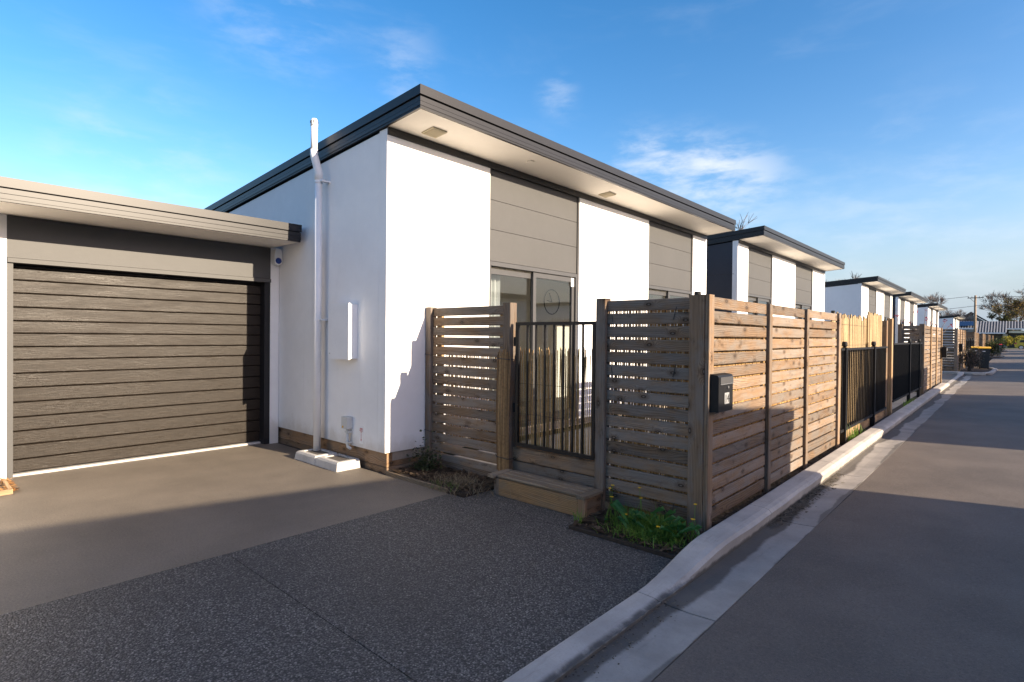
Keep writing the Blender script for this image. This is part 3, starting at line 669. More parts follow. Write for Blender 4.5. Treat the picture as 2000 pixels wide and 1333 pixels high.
# gate
gt = thing('metal_gate', 'black barred metal gate with bamboo behind it', 'gate', (-3.2, YF, .4))
gx0, gx1, gz0, gz1 = -3.635, -2.705, .42, 1.635
mb = MB(); mb.box(gx0, gx1, YF+.005, YF+.035, gz1-.03, gz1); mb.box(gx0, gx1, YF+.005, YF+.035, gz0, gz0+.035)
mb.box(gx0, gx0+.035, YF+.004, YF+.036, gz0, gz1); mb.box(gx1-.03, gx1, YF+.004, YF+.036, gz0, gz1); mb.build('frame', 'black_metal', gt)
for i in range(7):
    x = gx0+.035+(gx1-gx0-.065)*(i+1)/8; MB().box(x-.008, x+.008, YF+.012, YF+.028, gz0+.035, gz1-.03).build('bar', 'black_metal', gt)
for z in (.75, 1.4): MB().tube([(gx0-.02, YF+.02, z), (gx0-.02, YF+.02, z+.09)], .014, 8).build('hinge', 'black_metal', gt)
# boards under the gate and the step
th = thing('gate_threshold', 'two timber boards closing the gap under the gate', 'threshold', (-3.2, YF+.05, .1))
board(th, 'plank', 1.0, .125, .03, (-3.185, YF+.05, .335), 'x', 'base_wood'); board(th, 'plank', 1.0, .115, .03, (-3.185, YF+.048, .205), 'x', 'fence_wood'); board(th, 'leak_backing', 1.0, .36, .02, (-3.185, YF+.085, .22), 'x', 'base_wood')  # third board is added behind the planks to block a light leak
st = thing('timber_step', 'low timber step with decking top in front of the gate', 'step', (-3.1, 3.9, 0))
for i in range(3): board(st, 'tread', .93, .080, .03, (-3.13, 3.79+.045+i*.092-.01, .178), 'xf', 'deck_wood', .009)
board(st, 'tread', .28, .085, .03, (-2.62, 3.89, .178), 'yf', 'deck_wood', .006); board(st, 'tread', .28, .085, .03, (-3.645, 3.89, .178), 'yf', 'deck_wood', .006)
board(st, 'riser', .90, .155, .03, (-3.115, 3.795, .082), 'x', 'step_wood'); board(st, 'leg', .155, .07, .07, (-3.605, 3.825, .081), 'z', 'fence_wood'); board(st, 'leg', .155, .07, .04, (-2.63, 3.80, .081), 'z', 'base_wood')
board(st, 'side_panel', .24, .15, .03, (-2.625, 3.93, .08), 'y', 'base_wood')
# timber edging of the beds
eb = thing('bed_edging', 'pale timber edging strip along the bed by the house corner', 'edging', (-4.5, 3.515, 0))
board(eb, 'edging_board', .98, .07, .022, (-4.48, 3.514, .005), 'x', 'deck_wood')
bb = thing('bed_edging', 'timber board at the foot of the short fence', 'edging', (-4.4, YF+.06, 0))
board(bb, 'edging_board', 1.1, .1, .03, (-4.35, YF+.035, .055), 'x', 'fence_wood')
# letterbox
lb = thing('letterbox', 'black letterbox numbered 14 on the corner fence', 'letterbox', (XF, 4.2, .94))
X0, X1 = XF+.0185, XF+.085
MB().prism([(X0, .945), (X1, .945), (X1, 1.205), (X1-.010, 1.22), (X0, 1.228)], 4.075, 4.355, 'y').build('body', 'black_metal', lb)
MB().box(X1+.001, X1+.005, 4.10, 4.35, 1.155, 1.205).build('flap', 'window_frame', lb)
MB().box(X1+.001, X1+.007, 4.10, 4.35, 1.149, 1.1545).build('flap_edge', 'steel', lb)
MB().tube([(X1, 4.25, 1.125), (X1+.008, 4.25, 1.125)], .011, 12).build('lock', 'steel', lb)
MB().box(X1+.001, X1+.003, 4.185, 4.275, 1.0, 1.085).build('number_plate', 'plate_silver', lb)
def text(body, size, loc, rot, mat, parent, name):
    c = bpy.data.curves.new('text', 'FONT'); c.body = body; c.size = size; c.extrude = .0006; c.align_x = 'CENTER'
    o = bpy.data.objects.new('tmp_text', c); COL.objects.link(o)
    me = bpy.data.meshes.new_from_object(o.evaluated_get(bpy.context.evaluated_depsgraph_get())); bpy.data.objects.remove(o)
    me.materials.append(MATS[mat]); q = bpy.data.objects.new(name, me); COL.objects.link(q); q.location = loc; setpar(q, parent); q.rotation_euler = rot
    return q
text('14', .085, (X1+.0042, 4.23, 1.013), (PI/2, 0, PI/2), 'ink', lb, 'house_number')
# small black solar caps on the corner fence
for (x, y, lab) in ((-1.81, YF+.06, 'small black lamp on the top of the corner fence post'), (XF-.06, 8.22, 'small black lamp on top of the fence by the bamboo')):
    z = 1.815+G(y); c_ = thing('post_lamp', lab, 'lamp', (x, y, z), 'small lamps on the fence posts')
    MB().tube([(x, y, z-.012), (x, y, z+.012), (x, y, z+.016)], [.018, .018, .022], 12).build('base', 'black_metal', c_)
    MB().tube([(x, y, z+.017), (x, y, z+.034), (x, y, z+.04)], [.026, .026, .02], 12).build('head', 'black_metal', c_)

# railing with bamboo behind, and the neighbour's
def railing(y0, y1, posts, label, panel, dzb):
    g = G((y0+y1)/2)+dzb; r = thing('railing', label, 'railing', (XF, y0, g))
    mb = MB(); mb.box(XF-.02, XF+.012, y0, y1, g+1.32, g+1.35); mb.box(XF-.02, XF+.012, y0, y1, g+.22, g+.255); mb.build('rail', 'black_metal', r)
    for p in posts:
        po = MB().box(XF-.03, XF+.03, p-.03, p+.03, g-.15, g+1.36).build('post', 'black_metal', r)
        MB().tube([(XF, p, g+1.361), (XF, p, g+1.385), (XF, p, g+1.42), (XF, p, g+1.44)], [.02, .034, .034, .024], 12).build('post_cap', 'black_metal', po)
    n = int((y1-y0)/.115)
    for i in range(1, n):
        y = y0+(y1-y0)*i/n
        if min(abs(y-p) for p in posts) < .05: continue
        MB().box(XF-.012, XF+.004, y-.008, y+.008, g+.255, g+1.32).build('bar', 'black_metal', r)
    if panel: MB().box(XF-.045, XF-.022, y0+.02, y1-.02, g+.26, g+1.315).build('infill_sheet', 'black_panel', r)
    return r
railing(8.38, 12.0, (8.62, 10.72), 'black barred railing in front of the pale bamboo screen', False, 0)
railing(12.75, 17.2, (14.9, 16.6), 'black railing backed with solid dark sheet beyond the bamboo', True, .03)
screen('tall pale bamboo screen rising above the black railing', ((XF-.12, 8.4), (XF-.12, 12.05)), .06, 1.83, .016, 'bamboo_pale', jz=.05, lean=.02, gap=.95)
# taller bundle at its far end
e_ = thing('bamboo_screen', 'slightly taller bamboo bundle beside the boundary post', 'screen', (XF-.09, 10.9, .1))
o_ = bamboo('canes', '', ((XF-.085, 10.75), (XF-.085, 12.0)), .1, 1.93, .016, 'bamboo_pale', jz=.03, lean=.03); setpar(o_, e_); stuff(o_)
bd = thing('boundary_fence', 'pale timber boundary fence end between the two yards', 'fence', (XF-.1, 12.35, 0))
board(bd, 'post', 1.95, .12, .09, (XF-.02, 12.45, .92), 'zy', 'new_wood'); board(bd, 'post', 1.9, .09, .12, (XF-.08, 12.28, .90), 'z', 'base_wood')
for i in range(9): board(bd, 'plank', 1.72, .14, .02, (XF-.2-i*.15, 12.37, .92), 'z', 'new_wood')
board(bd, 'cap_rail', 1.5, .05, .09, (XF-.85, 12.37, 1.83), 'x', 'fence_wood')
kb = thing('kickboard', 'timber kickboard below the barred railing', 'kickboard', (XF, 10, 0))
for i in range(6): board(kb, 'plank', .6, .16, .025, (XF-.05, 8.68+i*.61, .13+G(10)), 'y', 'new_wood')

def slat_fence(y0, y1, nb, dz, label, ret, boxlab=None, face=None):
    f = thing('slat_fence', label, 'fence', (XF, y0, dz))
    bw = (y1-y0)/nb
    for b_ in range(nb):
        slats_y(f, y0+b_*bw+.04, y0+(b_+1)*bw-.04, XF-.03, 1.82+dz, 16, 'fence_wood'); board(f, 'batten', 1.80, .08, .05, (XF-.01, y0+(b_+1)*bw, .92+dz), 'zy', 'new_wood')
    board(f, 'post', 1.84, .11, .1, (XF-.055, y0-.02, .93+dz), 'z', 'fence_wood')
    if ret:
        slats_x(f, XF-.12-ret, XF-.115, y0-.01, 1.81+dz, 16); board(f, 'post', 1.84, .1, .1, (XF-.17-ret, y0-.02, .93+dz), 'z', 'fence_wood')
    if boxlab:
        yb = y1-.35 if face is None else face
        l_ = thing('letterbox', boxlab, 'letterbox', (XF, yb, .9+dz)); MB().box(XF+.02, XF+.14, yb-.12, yb+.12, .88+dz, 1.22+dz).build('body', 'black_metal', l_)
        MB().box(XF+.141, XF+.148, yb-.1, yb+.1, 1.1+dz, 1.18+dz).build('flap', 'steel', l_)
    return f
slat_fence(17.75, 22.3, 3, .06, 'sunlit slat fence with wide pale post beyond the dark sheeted railing', .35, 'black letterbox on the far end of the sunlit slat fence', 22.2)
slat_fence(29.2, 33.8, 3, .14, 'shaded slat fence behind the grey bush and yellow-lidded bin', 1.3, 'dark letterbox on the shaded fence beside the grey bush', 29.55)
slat_fence(42.6, 47.2, 3, .16, 'far slat fence just past the yellow-lidded bin', .6)
slat_fence(54.3, 58.9, 3, .18, 'far slat fence near the round green bush', 1.3)
slat_fence(67.5, 72.1, 3, .2, 'farther slat fence left of the red-lidded bin', .6)
slat_fence(79.5, 84, 3, .22, 'farthest slat fence at the end of the row', 1.3)
railing(33.9, 37.4, (34.1, 36), 'dark railing beyond the grey bush', True, .05)
railing(38, 42.4, (38.2, 40.5), 'dark railing before the far slat fence', True, .05)

# ================================================================== BINS, CAR, POLE
def bin_(x, y, rot, lid, label, z):
    b_ = thing('wheelie_bin', label, 'bin', (x, y, z), 'wheeled rubbish bins'); b_.rotation_euler = (0, 0, rot); b_.scale = (.84, .84, .98)
    def P(mb, nm, mt, par=b_):
        o = bpy.data.objects.new(nm, mb.mesh(nm, mt)); COL.objects.link(o); o.parent = par; return o
    m_ = MB(); a, c = .165, .225
    m_.add([(-a, -a, .03), (a, -a, .03), (a, a, .03), (-a, a, .03), (-c, -c-.03, .94), (c, -c-.03, .94), (c, c, .94), (-c, c, .94)],
           [(0, 3, 2, 1), (4, 5, 6, 7), (0, 1, 5, 4), (1, 2, 6, 5), (2, 3, 7, 6), (3, 0, 4, 7)])
    P(m_, 'body', 'bin_body'); P(MB().box(-c-.02, c+.02, -c-.05, c+.02, .9, .945), 'rim', 'bin_body')
    P(MB().prism([(-.30, .946), (-.30, .965), (-.25, .995), (0, 1.035), (.25, 1.0), (.28, .96), (.28, .946)], -.255, .255, 'x'), 'lid', lid)
    for s in (-1, 1):
        w_ = P(MB().tube([(s*.15, .2, .1), (s*.2, .2, .1)], .1, 14), 'wheel', 'rubber')
    P(MB().tube([(-.2, .3, .93), (.2, .3, .93)], .014, 8), 'handle', 'bin_body')
    P(MB().box(-.1, .02, -.252, -.238, .8, .84), 'label_plate', 'sticker_white')
    return b_
bin_(-.98, 33.2, .1, 'bin_yellow', 'yellow-lidded dark bin beside the grey bush', G(33)+.075)
bin_(-1.35, 35.6, .1, 'bin_yellow', 'yellow-lidded bin half hidden behind the nearer bin', G(35)+.06)
bin_(-1.0, 66.0, .2, 'bin_red', 'red-lidded bin standing behind the round green bush', G(66)+.02)
bin_(-2.35, 17.0, 0, 'blue_plastic', 'blue-lidded bin behind the dark sheeted railing', .38)
car = thing('parked_car', 'yellow hatchback parked side-on at the end of the lane', 'car', (2.1, 108.8, G(108)))
g = G(108)
def carv(pts, y0, y1, nm, mt, par=car, ins=0):
    return MB().prism([(x, z+g) for x, z in pts], y0, y1, 'y').build(nm, mt, par)
body = carv([(.12, .35), (.10, .75), (.22, .95), (.5, 1.0), (.9, 1.0), (2.9, .98), (3.75, .86), (4.0, .7), (4.02, .3), (3.6, .22), (.5, .22)], 108, 109.7, 'body', 'car_yellow')
carv([(.24, .96), (.42, 1.34), (.75, 1.5), (1.6, 1.54), (2.3, 1.46), (3.0, .99)], 108.08, 109.62, 'cabin', 'car_yellow')
carv([(.62, 1.03), (.72, 1.34), (1.35, 1.44), (1.45, 1.03)], 108.07, 108.079, 'side_window', 'car_glass'); carv([(1.52, 1.03), (1.45, 1.44), (2.2, 1.4), (2.75, 1.03)], 108.07, 108.079, 'side_window', 'car_glass')
carv([(.12, .78), (.2, .98), (.36, .98), (.3, .78)], 107.992, 107.999, 'tail_light', 'sticker_red')
for x in (.82, 3.28):
    w_ = MB().tube([(x, 107.96, .3+g), (x, 108.18, .3+g)], .31, 20).build('wheel', 'rubber', car); MB().tube([(x, 107.95, .3+g), (x, 107.959, .3+g)], .21, 16).build('rim', 'alloy', w_)
pole = thing('power_pole', 'wooden power pole rising behind the far fences', 'pole', (-3.8, 95, 0))
MB().tube([(-3.8, 95, 0), (-3.8, 95, 4), (-3.8, 95, 7.4)], [.17, .15, .12], 10).build('shaft', 'pole_wood', pole, True)
MB().box(-4.6, -2.95, 94.8, 94.88, 7.02, 7.12).build('crossarm', 'bark', pole)
for x in (-4.5, -4.15, -3.4, -3.05): MB().tube([(x, 94.84, 7.12), (x, 94.84, 7.26)], .035, 6).build('insulator', 'ink', pole)
MB().tube([(-4.35, 94.82, 7.04), (-3.85, 94.82, 6.5)], .025, 6).build('brace', 'bark', pole)
for i, (a, b, sag, lab) in enumerate((((-4.5, 94.84, 7.27), (-40, 108, 7.6), .8, 'overhead wire running left from the pole top'), ((-3.05, 94.84, 7.27), (30, 88, 7.4), .7, 'overhead wire running right from the pole top'),
                                      ((-3.85, 94.9, 6.0), (-40, 112, 4.9), .6, 'lower overhead wire running left from the pole'), ((-3.8, 94.9, 6.05), (30, 92, 6.2), .7, 'lower overhead wire running right from the pole'))):
    A, B = Vector(a), Vector(b); pts = [tuple(A.lerp(B, k/14)-Vector((0, 0, sag*4*(k/14)*(1-k/14)))) for k in range(15)]
    tag(MB().tube(pts, .022, 4).build('power_line', 'tie_wire'), lab, 'wire', 'overhead wires')

# ================================================================== FAR HOUSES
fh = thing('bungalow', 'low dark bungalow with striped metal roof at the end of the lane', 'house', (-1, 122, 0))
MB().box(-7.5, 9, 122.5, 130, 0, 2.9).build('wall', 'brown_brick', fh)
MB().box(-.95, 8.5, 122.36, 122.45, .1, 2.5).build('garage_door', 'charcoal_cladding', fh)
MB().box(-.6, 8.8, 121.9, 122.3, 2.75, 3.12).build('beam', 'white_plastic', fh)
MB().box(-1.35, -.75, 122.3, 122.45, .2, 2.6).build('post', 'block_concrete', fh)
def ribroof(x0, x1, ya, za, yb, zb, nm, step):
    pl = MB(); pl.add([(x0, ya, za), (x1, ya, za), (x1, yb, zb), (x0, yb, zb)], [(0, 1, 2, 3)])
    r = pl.build(nm, 'roof_dark', fh); rb = MB(); x = x0
    while x < x1:
        rb.add([(x, ya, za+.02), (x+step*.4, ya, za+.02), (x+step*.4, yb, zb+.02), (x, yb, zb+.02), (x, ya, za+.07), (x+step*.4, ya, za+.07), (x+step*.4, yb, zb+.07), (x, yb, zb+.07)],
               [(0, 3, 2, 1), (4, 5, 6, 7), (0, 1, 5, 4), (1, 2, 6, 5), (2, 3, 7, 6), (3, 0, 4, 7)]); x += step
    rb.build('roof_rib', 'roof_zinc', r)
    return r
ribroof(-4.6, -1.0, 119.5, 2.75, 124, 4.7, 'roof', .36)
ribroof(-7.6, -4.65, 121, 3.5, 124, 4.75, 'roof', .36); ribroof(-.98, 9, 121.2, 3.45, 124.2, 4.7, 'roof', .36)
MB().box(-7.6, 9, 124, 130, 4.2, 4.6).build('back_roof', 'roof_zinc', fh)
MB().add([(-7.0, 121.4, 3.95), (-4.9, 121.4, 3.95), (-4.9, 123.2, 4.75), (-7.0, 123.2, 4.75)], [(0, 1, 2, 3)]).build('solar_panel', 'solar_blue', fh)
MB().box(-4.6, -1.0, 119.42, 119.5, 2.6, 2.78).build('gutter', 'white_plastic', fh); MB().box(-1.0, 9, 121.1, 121.2, 3.3, 3.48).build('gutter', 'white_plastic', fh); MB().box(-7.6, -4.65, 120.9, 121, 3.35, 3.52).build('gutter', 'white_plastic', fh)
gh = thing('gabled_house', 'pale gabled house behind the pole and the striped roof', 'house', (-6, 140, 0))
MB().prism([(-8.6, 0), (-8.6, 4.9), (-6.2, 6.6), (-3.8, 4.9), (-3.8, 0)], 140, 148, 'y').build('wall', 'paving_pale', gh)
MB().prism([(-9.2, 4.6), (-6.2, 6.75), (-3.2, 4.6), (-3.2, 4.85), (-6.2, 7.05), (-9.2, 4.85)], 139.6, 148.4, 'y').build('roof', 'roof_dark', gh)
struct(MB().box(-8, 5, 118, 121.5, .0, .3).build('lawn', 'mat_grass'))
# houses on the other side of the lane: they throw the shadows across it
def opp(y0, y1, z0, z1, x0, label):
    """y0..y1 along the lane; eave height runs from z0 (near end) to z1 (far end)"""
    h = thing('white_house', label, 'house', (x0, y0, 0), 'houses across the lane')
    x1 = x0+7.0
    MB().prism([(y0+.06, 0), (y1-.06, 0), (y1-.06, z1-.2), (y0+.06, z0-.2)], x0+.3, x1-.06, 'x').build('wall', 'white_plaster', h)
    MB().prism([(y0, z0-.2), (y1, z1-.2), (y1, z1), (y0, z0)], x0, x1, 'x').build('roof', 'charcoal_steel', h)
    n = max(1, int((y1-y0)/4))
    for i in range(n):
        yc = y0+(y1-y0)*(i+.5)/n; w_ = MB().box(x0+.26, x0+.299, yc-.9, yc+.9, .3, 2.4).build('window', 'window_frame', h)
        MB().box(x0+.25, x0+.259, yc-.85, yc+.85, .35, 2.35).build('pane', 'car_glass', w_)
opp(-12, 7.55, 5.14, 3.40, 6.5, 'white house directly across the lane from the driveway, out of view')
opp(11.35, 19.9, 3.4, 3.4, 6.5, 'white house across the lane opposite the dark railing, out of view')
opp(26.1, 34.0, 3.5, 3.5, 6.5, 'white house across the lane opposite the grey bush, out of view')
opp(36.1, 46.0, 3.55, 3.55, 6.5, 'white house across the lane past the bins, out of view')
opp(54, 61.6, 3.6, 3.6, 6.5, 'white house across the lane far along, out of view')
opp(70, 78, 3.6, 3.6, 6.5, 'white house across the lane near its end, out of view')
opp(84, 92, 3.6, 3.6, 6.5, 'last white house across the lane, out of view')

# ================================================================== PLANTS
def grow(mb, p, d, L, r_, lev, mx, spread, tips, kk=.72):
    pts = [p]; q = Vector(p); dd = Vector(d)
    for i in range(3):
        dd = (dd+Vector((U(-.18, .18), U(-.18, .18), U(-.04, .12)))).normalized(); q = q+dd*L/3; pts.append(q.copy())
    mb.tube(pts, [r_, r_*.88, r_*.76, r_*.64], 5 if lev < 2 else 3, U(0, 1), False)
    if lev >= mx: tips.append((pts[-1], dd)); return
    for k in range(random.choice((2, 3, 3))):
        nd_ = (dd+Vector((U(-spread, spread), U(-spread, spread), U(-.15, .45)))).normalized()
        grow(mb, pts[-1] if k else pts[2], nd_, L*kk*U(.8, 1.15), r_*.6, lev+1, mx, spread, tips, kk)
def tree(x, y, z, H, lev, spread, label, leafmat=None, nleaf=0, lsize=.3, grp='trees beyond the houses', name='bare_tree', rad=None):
    t_ = thing(name, label, 'tree', (x, y, z), grp); tr = MB(); tips = []
    base = Vector((x, y, z)); grow(tr, base, (U(-.05, .05), U(-.05, .05), 1), H*.30, rad or H*.017, 0, lev, spread, tips)
    tw = MB()
    for p, d in tips:
        for i in range(4):
            e = p+(d+Vector((U(-.8, .8), U(-.8, .8), U(-.3, .7)))).normalized()*H*U(.04, .09); tw.tube([p, (p+e)/2+Vector((0, 0, U(-.05, .08))), e], [H*.0019, H*.0015, H*.001], 3, U(0, 1), False)
            if leafmat and i < 3:
                for k in range(nleaf):
                    c = p.lerp(e, U(0, 1))+Vector((U(-1, 1), U(-1, 1), U(-1, 1)))*H*.03; LV.leaf(c, lsize*U(.6, 1.3), U(0, 1))
    k = H/(max(v[2] for v in tw.V)-z)
    for q in (tr, tw)+((LV,) if leafmat else ()): q.V = [(x+(a-x)*k, y+(b-y)*k, z+(c-z)*k) for a, b, c in q.V]
    tr.build('trunk', 'twig', t_); tw.build('twigs', 'twig', t_)
    return t_
LV = MB()
random.seed(11)
tree(-13.4, 62, 0, 8.3, 6, .75, 'bare tree showing above the third house roof, left')
random.seed(12)
tree(-11.3, 63, 0, 7.3, 6, .8, 'bare tree showing above the third house roof, right')
random.seed(13)
tree(-15.0, 41, 0, 10.5, 5, .4, 'thin bare twigs showing beside the nearest roof end')
random.seed(14)
tree(-10.3, 112, 0, 9.3, 6, .8, 'bare grey tree above the fourth house roof')
random.seed(15)
tree(-6.4, 132, 0, 6.9, 6, .9, 'rounded bare tree left of the power pole, near the gable')
random.seed(16)
tree(-8.6, 131, 0, 7.6, 6, .9, 'rounded bare tree above the fifth house roof')
random.seed(17)
tree(-.6, 137, 0, 12.2, 6, .8, 'tall bare tree at the right edge above the striped roof')
random.seed(18); LV = MB()
bt = tree(.7, 131, 0, 9.4, 6, 1.0, 'autumn-leaved tree over the striped roof at the right edge', 'autumn', 3, .34, name='leafy_tree')
LV.build('crown', 'autumn', bt)
random.seed(19); LV = MB()
bt = tree(-2.2, 133, 0, 6.6, 5, 1.0, 'low dark evergreen right of the power pole', 'evergreen', 7, .32, name='leafy_tree')
LV.build('crown', 'evergreen', bt)
random.seed(20); LV = MB()
bt = tree(3.6, 136, 0, 10, 5, .95, 'second autumn tree behind at the right edge', 'autumn', 6, .32, name='leafy_tree')
LV.build('crown', 'autumn', bt)
def bush(x, y, z, rx, rz, n, mat, ls, label, nm='bush', asp=.5, stems=14):
    b_ = thing(nm, label, 'bush', (x, y, z)); s_ = MB(); l_ = MB()
    for i in range(stems):
        a = U(0, 2*PI); q = U(.3, .95); top = Vector((x+math.cos(a)*rx*q, y+math.sin(a)*rx*q, z+rz*U(.8, 1.7))); s_.tube([(x+U(-.06, .06), y+U(-.06, .06), z), tuple((Vector((x, y, z))+top)/2+Vector((0, 0, .06))), tuple(top)], [.014, .009, .005], 4, U(0, 1))
    s_.build('stems', 'twig', b_)
    for i in range(n):
        while True:
            p = Vector((U(-1, 1), U(-1, 1), U(-1, 1)))
            if .25 < p.length < 1: break
        f = .85+.25*math.sin(p.x*7+y)*math.cos(p.y*6+x)
        l_.leaf((x+p.x*rx*f, y+p.y*rx*f, z+rz*(1+p.z*f)), ls*U(.6, 1.3), U(0, 1), .9, asp)
    l_.build('foliage', mat, b_)
random.seed(21)
bush(-1.35, 30.6, G(30)+.07, .50, .55, 1500, 'grey_leaf', .085, 'grey twiggy bush beside the yellow-lidded bin', asp=.35, stems=40)
bush(-1.25, 57.9, G(58)+.07, .62, .70, 1500, 'evergreen', .12, 'round dark green bush beyond the bins')
bush(-1.1, 75.5, G(75)+.02, .7, .85, 1200, 'evergreen', .13, 'taller dark green bush behind the red-lidded bin')
bush(-.7, 118.5, G(118)+.3, 1.0, .9, 700, 'yellow_leaf', .26, 'yellow-leaved shrub in front of the bungalow')
bush(.8, 119, G(118)+.5, .9, .9, 500, 'yellow_leaf', .24, 'yellow shrub half hidden by the yellow car')
# red-leaved saplings behind the sunlit fence
rs = thing('sapling', 'thin sapling with red leaves above the sunlit slat fence', 'plant', (-2.3, 23, .1))
s_ = MB(); l_ = MB()
for (x, y, z) in ((-3.0, 23, 2.30), (-2.75, 23, 2.15), (-2.5, 23.2, 2.45), (-2.2, 23, 2.5), (-2.15, 23, 2.2), (-2.05, 23.1, 2.06), (-1.65, 23, 2.13), (-1.55, 23, 1.98), (-2.6, 22.8, 2.05), (-1.9, 23, 1.95)):
    s_.tube([(-2.3+U(-.1, .1), 23, .1), (-2.3+(x+2.3)*.4, 23, 1.3), (x, y, z)], [.014, .01, .005], 4, U(0, 1))
    for i in range(7): l_.leaf((x+U(-.06, .06), y+U(-.05, .05), z+U(-.05, .05)), .09, U(0, 1))
s_.build('stems', 'twig', rs); l_.build('leaves', 'red_leaf', rs)
# weeds with yellow flowers by the corner post
random.seed(31)
wd = thing('weed_clump', 'green weed clump with yellow flowers at the corner post foot', 'weeds', (-2.0, 3.75, .03))
gb = MB()
for i in range(1500):
    x, y = random.gauss(-1.99, .155), random.gauss(3.73, .09)
    if not (-2.40 < x < -1.62 and 3.5 < y < 4.05): continue
    gb.blade((x, y, .02), U(.03, .12)*(1.5 if y > 3.75 else .8), U(.004, .008), U(.03, .13), U(0, 2*PI), U(0, 1))
stuff(gb.build('grass_blades', 'grass_blade', wd))
bl = MB()
for i in range(60):
    x, y = random.gauss(-1.98, .14), random.gauss(3.82, .07); a = U(0, 2*PI); L = U(.08, .19); w_ = L*.3; z = .03
    d = Vector((math.cos(a), math.sin(a), 0)); q = Vector((-d.y, d.x, 0)); p = Vector((x, y, z)); up = Vector((0, 0, U(.5, 1.1)*L))
    v = [p, p+d*L*.4+up*.6+q*w_*.5, p+d*L*.8+up*.95+q*w_*.4, p+d*L+up*.85, p+d*L*.8+up*.95-q*w_*.4, p+d*L*.4+up*.6-q*w_*.5]
    bl.add([tuple(k) for k in v], [(0, 1, 2, 3, 4, 5)], U(0, 1))
bl.build('broad_leaves', 'weed_leaf', wd)
for (x, y, z) in ((-2.38, 3.86, .30), (-2.40, 3.85, .275), (-2.37, 3.83, .215), (-2.33, 3.80, .16), (-2.16, 3.9, .315), (-2.12, 3.85, .25), (-2.2, 3.76, .13), (-1.72, 3.93, .27), (-1.68, 3.8, .20), (-1.9, 3.7, .12)):
    fl_ = MB()
    for k in range(12):
        a = 2*PI*k/12; r_ = U(.010, .016); fl_.add([(x, y, z), (x+math.cos(a-.25)*r_, y+math.sin(a-.25)*r_, z+.008), (x+math.cos(a)*r_*1.2, y+math.sin(a)*r_*1.2, z+.004), (x+math.cos(a+.25)*r_, y+math.sin(a+.25)*r_, z+.008)], [(0, 1, 2, 3)], U(0, 1))
    f_ = fl_.build('flower', 'yellow_petal', wd); MB().tube([(x+U(-.04, .04), y+U(-.03, .03), .02), (x+U(-.01, .01), y, z*.6), (x, y, z)], .0022, 4, .5).build('stem', 'grass_blade', f_)
# mulch and litter
def flakes(n, xr, yr, z, mat, size, nm, par, h=.02):
    mb = MB()
    for i in range(n):
        x, y = U(*xr), U(*yr); L = size*U(.5, 1.4); a = U(0, 2*PI); d = Vector((math.cos(a), math.sin(a), U(-.3, .3)))*L/2; q = Vector((-d.y, d.x, 0)).normalized()*L*U(.08, .22); p = Vector((x, y, z+U(0, h)))
        mb.add([tuple(p-d-q), tuple(p+d-q), tuple(p+d+q), tuple(p-d+q)], [(0, 1, 2, 3)], U(0, 1))
    return stuff(mb.build(nm, mat, par))
flakes(900, (-2.53, -1.65), (3.53, 4.05), .032, 'mulch', .06, 'bark_mulch', None)
flakes(1100, (-4.95, -3.78), (3.56, 4.06), .037, 'mulch', .06, 'bark_mulch', None)
flakes(1100, (-1.78, -1.61), (4.1, 8.3), .048, 'mulch', .05, 'bark_mulch', None)
dg = MB()
for i in range(900):
    x, y = random.gauss(-4.0, .17), random.gauss(3.70, .10)
    if x > -3.76 and y > 3.75: continue
    dg.blade((x, y, .02), U(.02, .09), U(.004, .008), U(.04, .14), U(0, 2*PI), U(0, 1))
stuff(dg.build('dry_grass', 'dry_grass'))
gd_ = MB()
for i in range(120): gd_.blade((random.gauss(-4.05, .10), random.gauss(3.58, .04), .01), U(.03, .08), .006, U(.02, .07), U(0, 2*PI), U(0, 1))
for i in range(26): gd_.blade((-2.53+U(-.03, .03), 3.6+U(-.03, .03), .01), U(.05, .16), .006, U(.03, .1), U(0, 2*PI), U(0, 1))
for i in range(60): gd_.blade((XF+.05+U(-.03, .03), 9.2+U(-.5, .5), .06), U(.05, .28), .01, U(.03, .1), U(0, 2*PI), U(0, 1))
for i in range(200): gd_.blade((XF+.05+U(-.04, .05), 14.6+U(-.7, .7), .08), U(.05, .16), .01, U(.03, .1), U(0, 2*PI), U(0, 1))
stuff(gd_.build('grass_tuft', 'grass_blade'))
iv = thing('ivy_plant', 'small dark ivy plant at the foot of the short fence', 'plant', (-4.78, 3.85, .03))
i_ = MB()
for i in range(420): i_.leaf((random.gauss(-4.74, .09), random.gauss(3.86, .06), .05+abs(random.gauss(0, .11))), U(.025, .05), U(0, 1), .8, .8)
i_.build('leaves', 'ivy', iv)
s_ = MB()
for i in range(8): s_.tube([(-4.74, 3.86, .03), (-4.74+U(-.1, .1), 3.86+U(-.05, .05), .15), (-4.74+U(-.16, .16), 3.86+U(-.08, .06), .27)], .004, 4, U(0, 1))
s_.build('stems', 'twig', iv)
lt = MB()
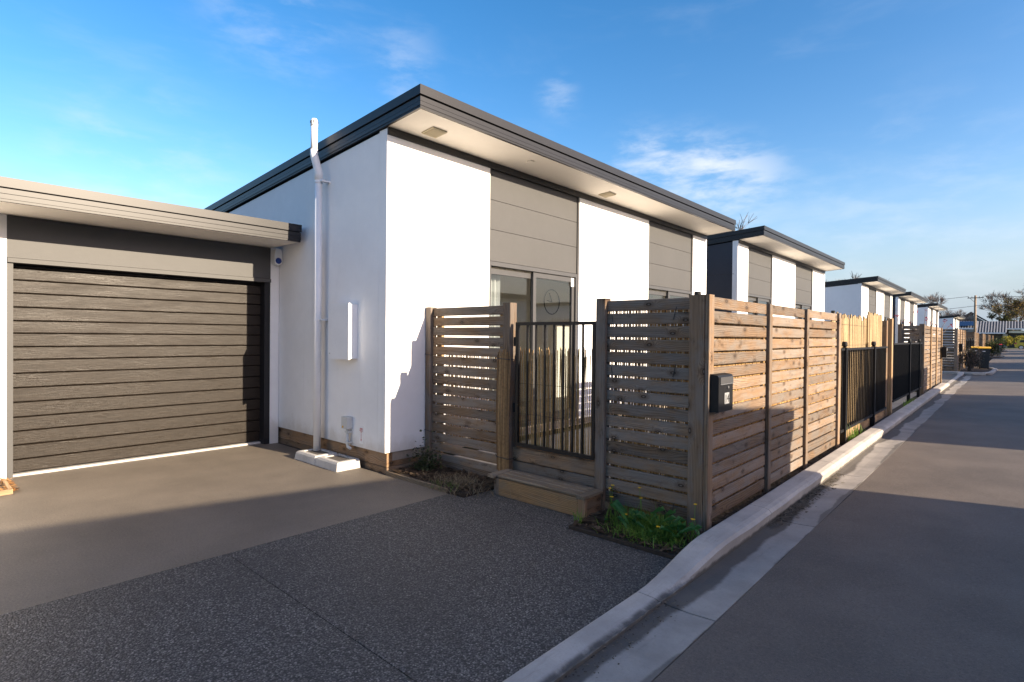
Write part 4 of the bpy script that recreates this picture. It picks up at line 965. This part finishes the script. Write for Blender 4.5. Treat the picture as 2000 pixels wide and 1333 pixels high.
for i in range(1500):
    y = random.triangular(4.6, 7.2, 5.2); x = -1.445+abs(random.gauss(0, .05)); L = U(.008, .035); a = U(0, 2*PI); p = Vector((x, y, .004+U(0, .012))); d = Vector((math.cos(a), math.sin(a), U(-.3, .3)))*L/2; q = Vector((-d.y, d.x, 0)).normalized()*L*U(.1, .3)
    lt.add([tuple(p-d-q), tuple(p+d-q), tuple(p+d+q), tuple(p-d+q)], [(0, 1, 2, 3)], U(0, 1))
for i in range(420):
    y = U(.6, 3.0); x = -1.45+abs(random.gauss(0, .06)); L = U(.004, .014); a = U(0, 2*PI); p = Vector((x, y, .002+U(0, .006))); d = Vector((math.cos(a), math.sin(a), U(-.3, .3)))*L/2; q = Vector((-d.y, d.x, 0)).normalized()*L*U(.2, .5)
    lt.add([tuple(p-d-q), tuple(p+d-q), tuple(p+d+q), tuple(p-d+q)], [(0, 1, 2, 3)], U(0, 1))
for i in range(420):
    x, y = U(-7.4, 3), U(-1, 12)
    if -1.6 < x < -1.15 or (x < -1.6 and y > 3.4): continue
    z = roadz(x, y) if x > -1.15 else .006; L = U(.004, .016); a = U(0, 2*PI); p = Vector((x, y, z+.004)); d = Vector((math.cos(a), math.sin(a), .1))*L/2; q = Vector((-d.y, d.x, 0)).normalized()*L*U(.2, .4)
    lt.add([tuple(p-d-q), tuple(p+d-q), tuple(p+d+q), tuple(p-d+q)], [(0, 1, 2, 3)], U(0, 1))
stuff(lt.build('leaf_litter', 'litter'))
# edged bed at the far left by the garage pier
le = thing('bed_edging', 'pale timber frame round the bark bed by the garage pier', 'edging', (-7.2, .6, 0))
board(le, 'edging_board', .55, .05, .03, (-7.12, .70, .02), 'x', 'new_wood'); board(le, 'edging_board', .6, .05, .03, (-6.85, .41, .02), 'y', 'new_wood')
flakes(400, (-7.42, -6.87), (.1, .76), .012, 'mulch_orange', .06, 'bark_chips', None, .035)
# render defaults
SC.render.engine = 'CYCLES'
SC.cycles.max_bounces = 8; SC.cycles.transparent_max_bounces = 12
